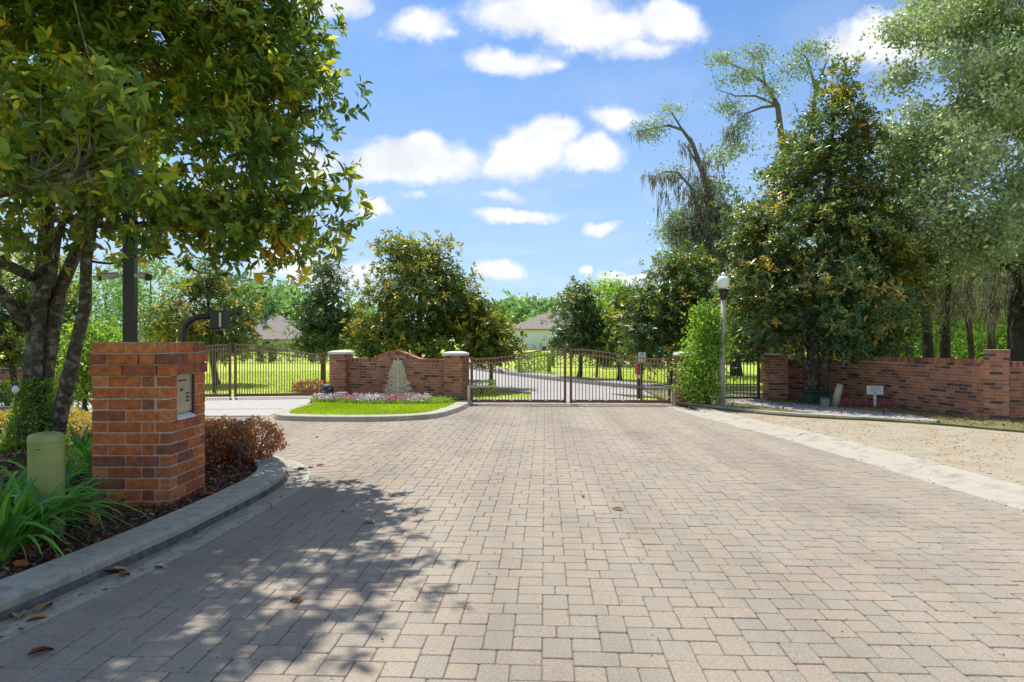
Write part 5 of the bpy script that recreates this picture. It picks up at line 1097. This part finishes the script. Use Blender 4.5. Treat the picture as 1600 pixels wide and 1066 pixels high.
# leaves lying in the gutter and loose leaves on the paving
gut = []
for p, q in zip(KP[14:60], KP[15:61]):
    t = (Vector(q) - Vector(p)).normalized(); gut.append((p[0] + t.y * .16, p[1] - t.x * .16))
rgl = random.Random(12); lf = []
protoL = []
for tv in (.1, .3, .5, .7, .9):
    v, f, k = leaf_mesh(np.zeros((1, 3)), np.array([[1., 0, 0]]), np.array([[0, 0, 1.]]), np.array([1.]), np.array([.42]), True); v[:, 2] = v[:, 2] * 1.4 + .06 + v[:, 0] * .02; protoL.append(raw_mesh('fallen_leaf', v, f, M['litter'], mesh_only=True, tint=np.full(len(f), tv)))
GL = 'loose dry leaves lying on the drive'
spots = [(30, 968, .15, 'curled brown leaf in the gutter at the lower left edge'), (60, 957, .15, 'dark curled leaf in the gutter second from the left edge'), (75, 965, .12, 'tan leaf on the pavers beside the lower left gutter'), (42, 1026, .13, 'orange leaf on shaded pavers in the lower left corner'), (150, 897, .16, 'brown leaf pile member in the gutter midway along the kerb'), (168, 893, .13, 'orange leaf beside the gutter midway along the kerb'), (185, 902, .11, 'small orange leaf on pavers beside the kerb'), (98, 922, .1, 'yellow leaf lying in the gutter'), (255, 850, .1, 'orange leaf in the gutter before the brick pillar'), (238, 888, .08, 'small red leaf on pavers below the brick pillar'), (475, 938, .1, 'brown leaf on shaded pavers near the lower middle'), (565, 818, .12, 'red brown leaf on shaded pavers at the canopy shadow edge'), (540, 800, .09, 'dark leaf lying in the canopy shadow'), (486, 731, .14, 'orange leaf by the rounded end of the kerb'), (508, 727, .12, 'tan leaf just beyond the rounded kerb end'), (493, 682, .1, 'small dark leaf on sunny pavers beyond the kerb end'), (975, 796, .12, 'curled brown leaf on sunny pavers in the middle of the drive'), (910, 774, .08, 'tiny orange leaf in the middle of the drive'), (463, 733, .12, 'orange leaf lying in the gutter at the kerb end')]
for (px, py, s, lab) in spots:
    p = G(px, py, .01); o = tag(link('fallen_leaf', rgl.choice(protoL)), lab, 'leaf', GL); o.location = (p.x, p.y, .004); o.scale = (s, s, s); o.rotation_euler = (rgl.uniform(-.15, .15), rgl.uniform(-.06, .06), rgl.uniform(0, 6.28))
gp = [(p[0] - .07, p[1]) for p in gut] + [(p[0] + .14, p[1]) for p in reversed(gut)]
scatter('gutter_litter', gp, (-3.2, -2, 2.9, 9), 900, .012, .035, 'litter', 6, .4, .01, 2.5)
scatter('gutter_litter', [(p[0] - .05, p[1]) for p in RN] + [(p[0] + .06, p[1]) for p in reversed(RN)], (3, 5, 3, 15), 1500, .008, .03, 'chip', 7, .4, .006, 2)
scatter('paving_litter', [(-2.4, 3), (3.6, 3), (3.4, 15), (-4, 12.5), (-2.2, 7)], (-4, 3.7, 3, 15), 1400, .002, .022, 'litter', 8, .3, .003, 2.4)
# ------------------------------------------------------------------ island lawn and flowers
fbed = [(-4.75, 16.2), (-4.5, 15.65), (-3.0, 15.2), (-1.7, 15.2), (-1.35, 15.6), (-1.25, 16.35), (-4.9, 17.7)]
infb = inpoly(fbed); inl = inpoly(isl_in)
blades('grass', lambda x, y: inl(x, y) and not infb(x, y), (-5.1, -1.1, 12.9, 16.5), 52000, .045, .004, 'blade', z0=.09, seed=71)
sheet('flower_bed_soil', fbed, .098, M['mulch'])
rg = np.random.default_rng(72)
def bedpts(n, lo, hi):
    out = []
    while len(out) < n:
        x, y = rg.uniform(-5.2, -1.2), rg.uniform(15.1, 16.6)
        if infb(x, y): out.append((x, y, rg.uniform(lo, hi)))
    return np.array(out)
p_ = bedpts(9000, .1, .19); Pt, D, Nn, LL, WW = singles(p_, .05, .5, rg); v, f, k = leaf_mesh(Pt, D, Nn, LL, WW); raw_mesh('flower_bed_leaves', v, f, M['bright'], None, kind='stuff', tint=np.repeat(np.clip(rg.normal(.45, .2, len(Pt)), 0, 1), k))
p_ = bedpts(2000, .17, .25); p_ = p_[(p_[:, 0] < -1.9)]; Pt, D, Nn, LL, WW = singles(p_, .055, .9, rg, 1.5)
tf = np.clip((np.sin(p_[:, 0] * 5.3) * .5 + .5) * .9 + rg.normal(0, .15, len(p_)), 0, 1); v, f, k = leaf_mesh(Pt, D, Nn, LL, WW); raw_mesh('flowers', v, f, M['flower'], None, kind='stuff', tint=np.repeat(tf, k))
# red bedding plants by the right wall
for i, (px, z, lab) in enumerate(((1335, 15.0, 'red leaved bedding plant left of the notice sign'), (1352, 15.0, 'red leaved bedding plant touching the notice sign'), (1390, 14.7, 'red leaved bedding plant right of the notice sign'), (1320, 15.1, 'red leaved bedding plant by the leaning tan post'))):
    s_ = shrub('bedding_plant', lab, 'plant', (XY(px, z), z, .05), (.3, .25, .14), 'flower', 160, .05, 170 + i, stem=False, group='red bedding plants under the wall'); s_.children[0].data.attributes['tint'].data.foreach_set('value', [0.0] * len(s_.children[0].data.polygons))
# verge grass and far lawn blades
vp = inpoly([(p[0] + .05, p[1] + .12) for p in gk] + [(12, 9), (9.2, 12.6), (8.3, 15.8), (7.8, 17), (4.0, 17)]); ip = inpoly(pth)
blades('verge_grass', lambda x, y: vp(x, y) and not ip(x, y), (3.9, 12, 8.5, 17), 22000, .05, .004, 'dry_blade', z0=.05, seed=73)
istr = inpoly(street + [(-16, 56), (-9, 40), (-5.2, 29), (-2.2, 22.5), (.55, 20.0), (.5, 17.9), (-.95, 17.55), (-.95, 16.45), (3.78, 16.45), (3.4, 17.4), (2.75, 19.4), (4.3, 18.3), (5.3, 17.95), (14, 15.9)])
blades('lawn_grass', lambda x, y: not istr(x, y) and not (x > -12 and x < -4.9 and y < 18.4), (-14, 11, 17.3, 34), 60000, .05, .009, 'blade', z0=-.06, seed=74)
print('objects', len(bpy.data.objects), 'tris', sum(sum(len(p.vertices) - 2 for p in m.polygons) * 1 for m in bpy.data.meshes if len(m.polygons) < 3000) , sum(len(m.polygons) for m in bpy.data.meshes))
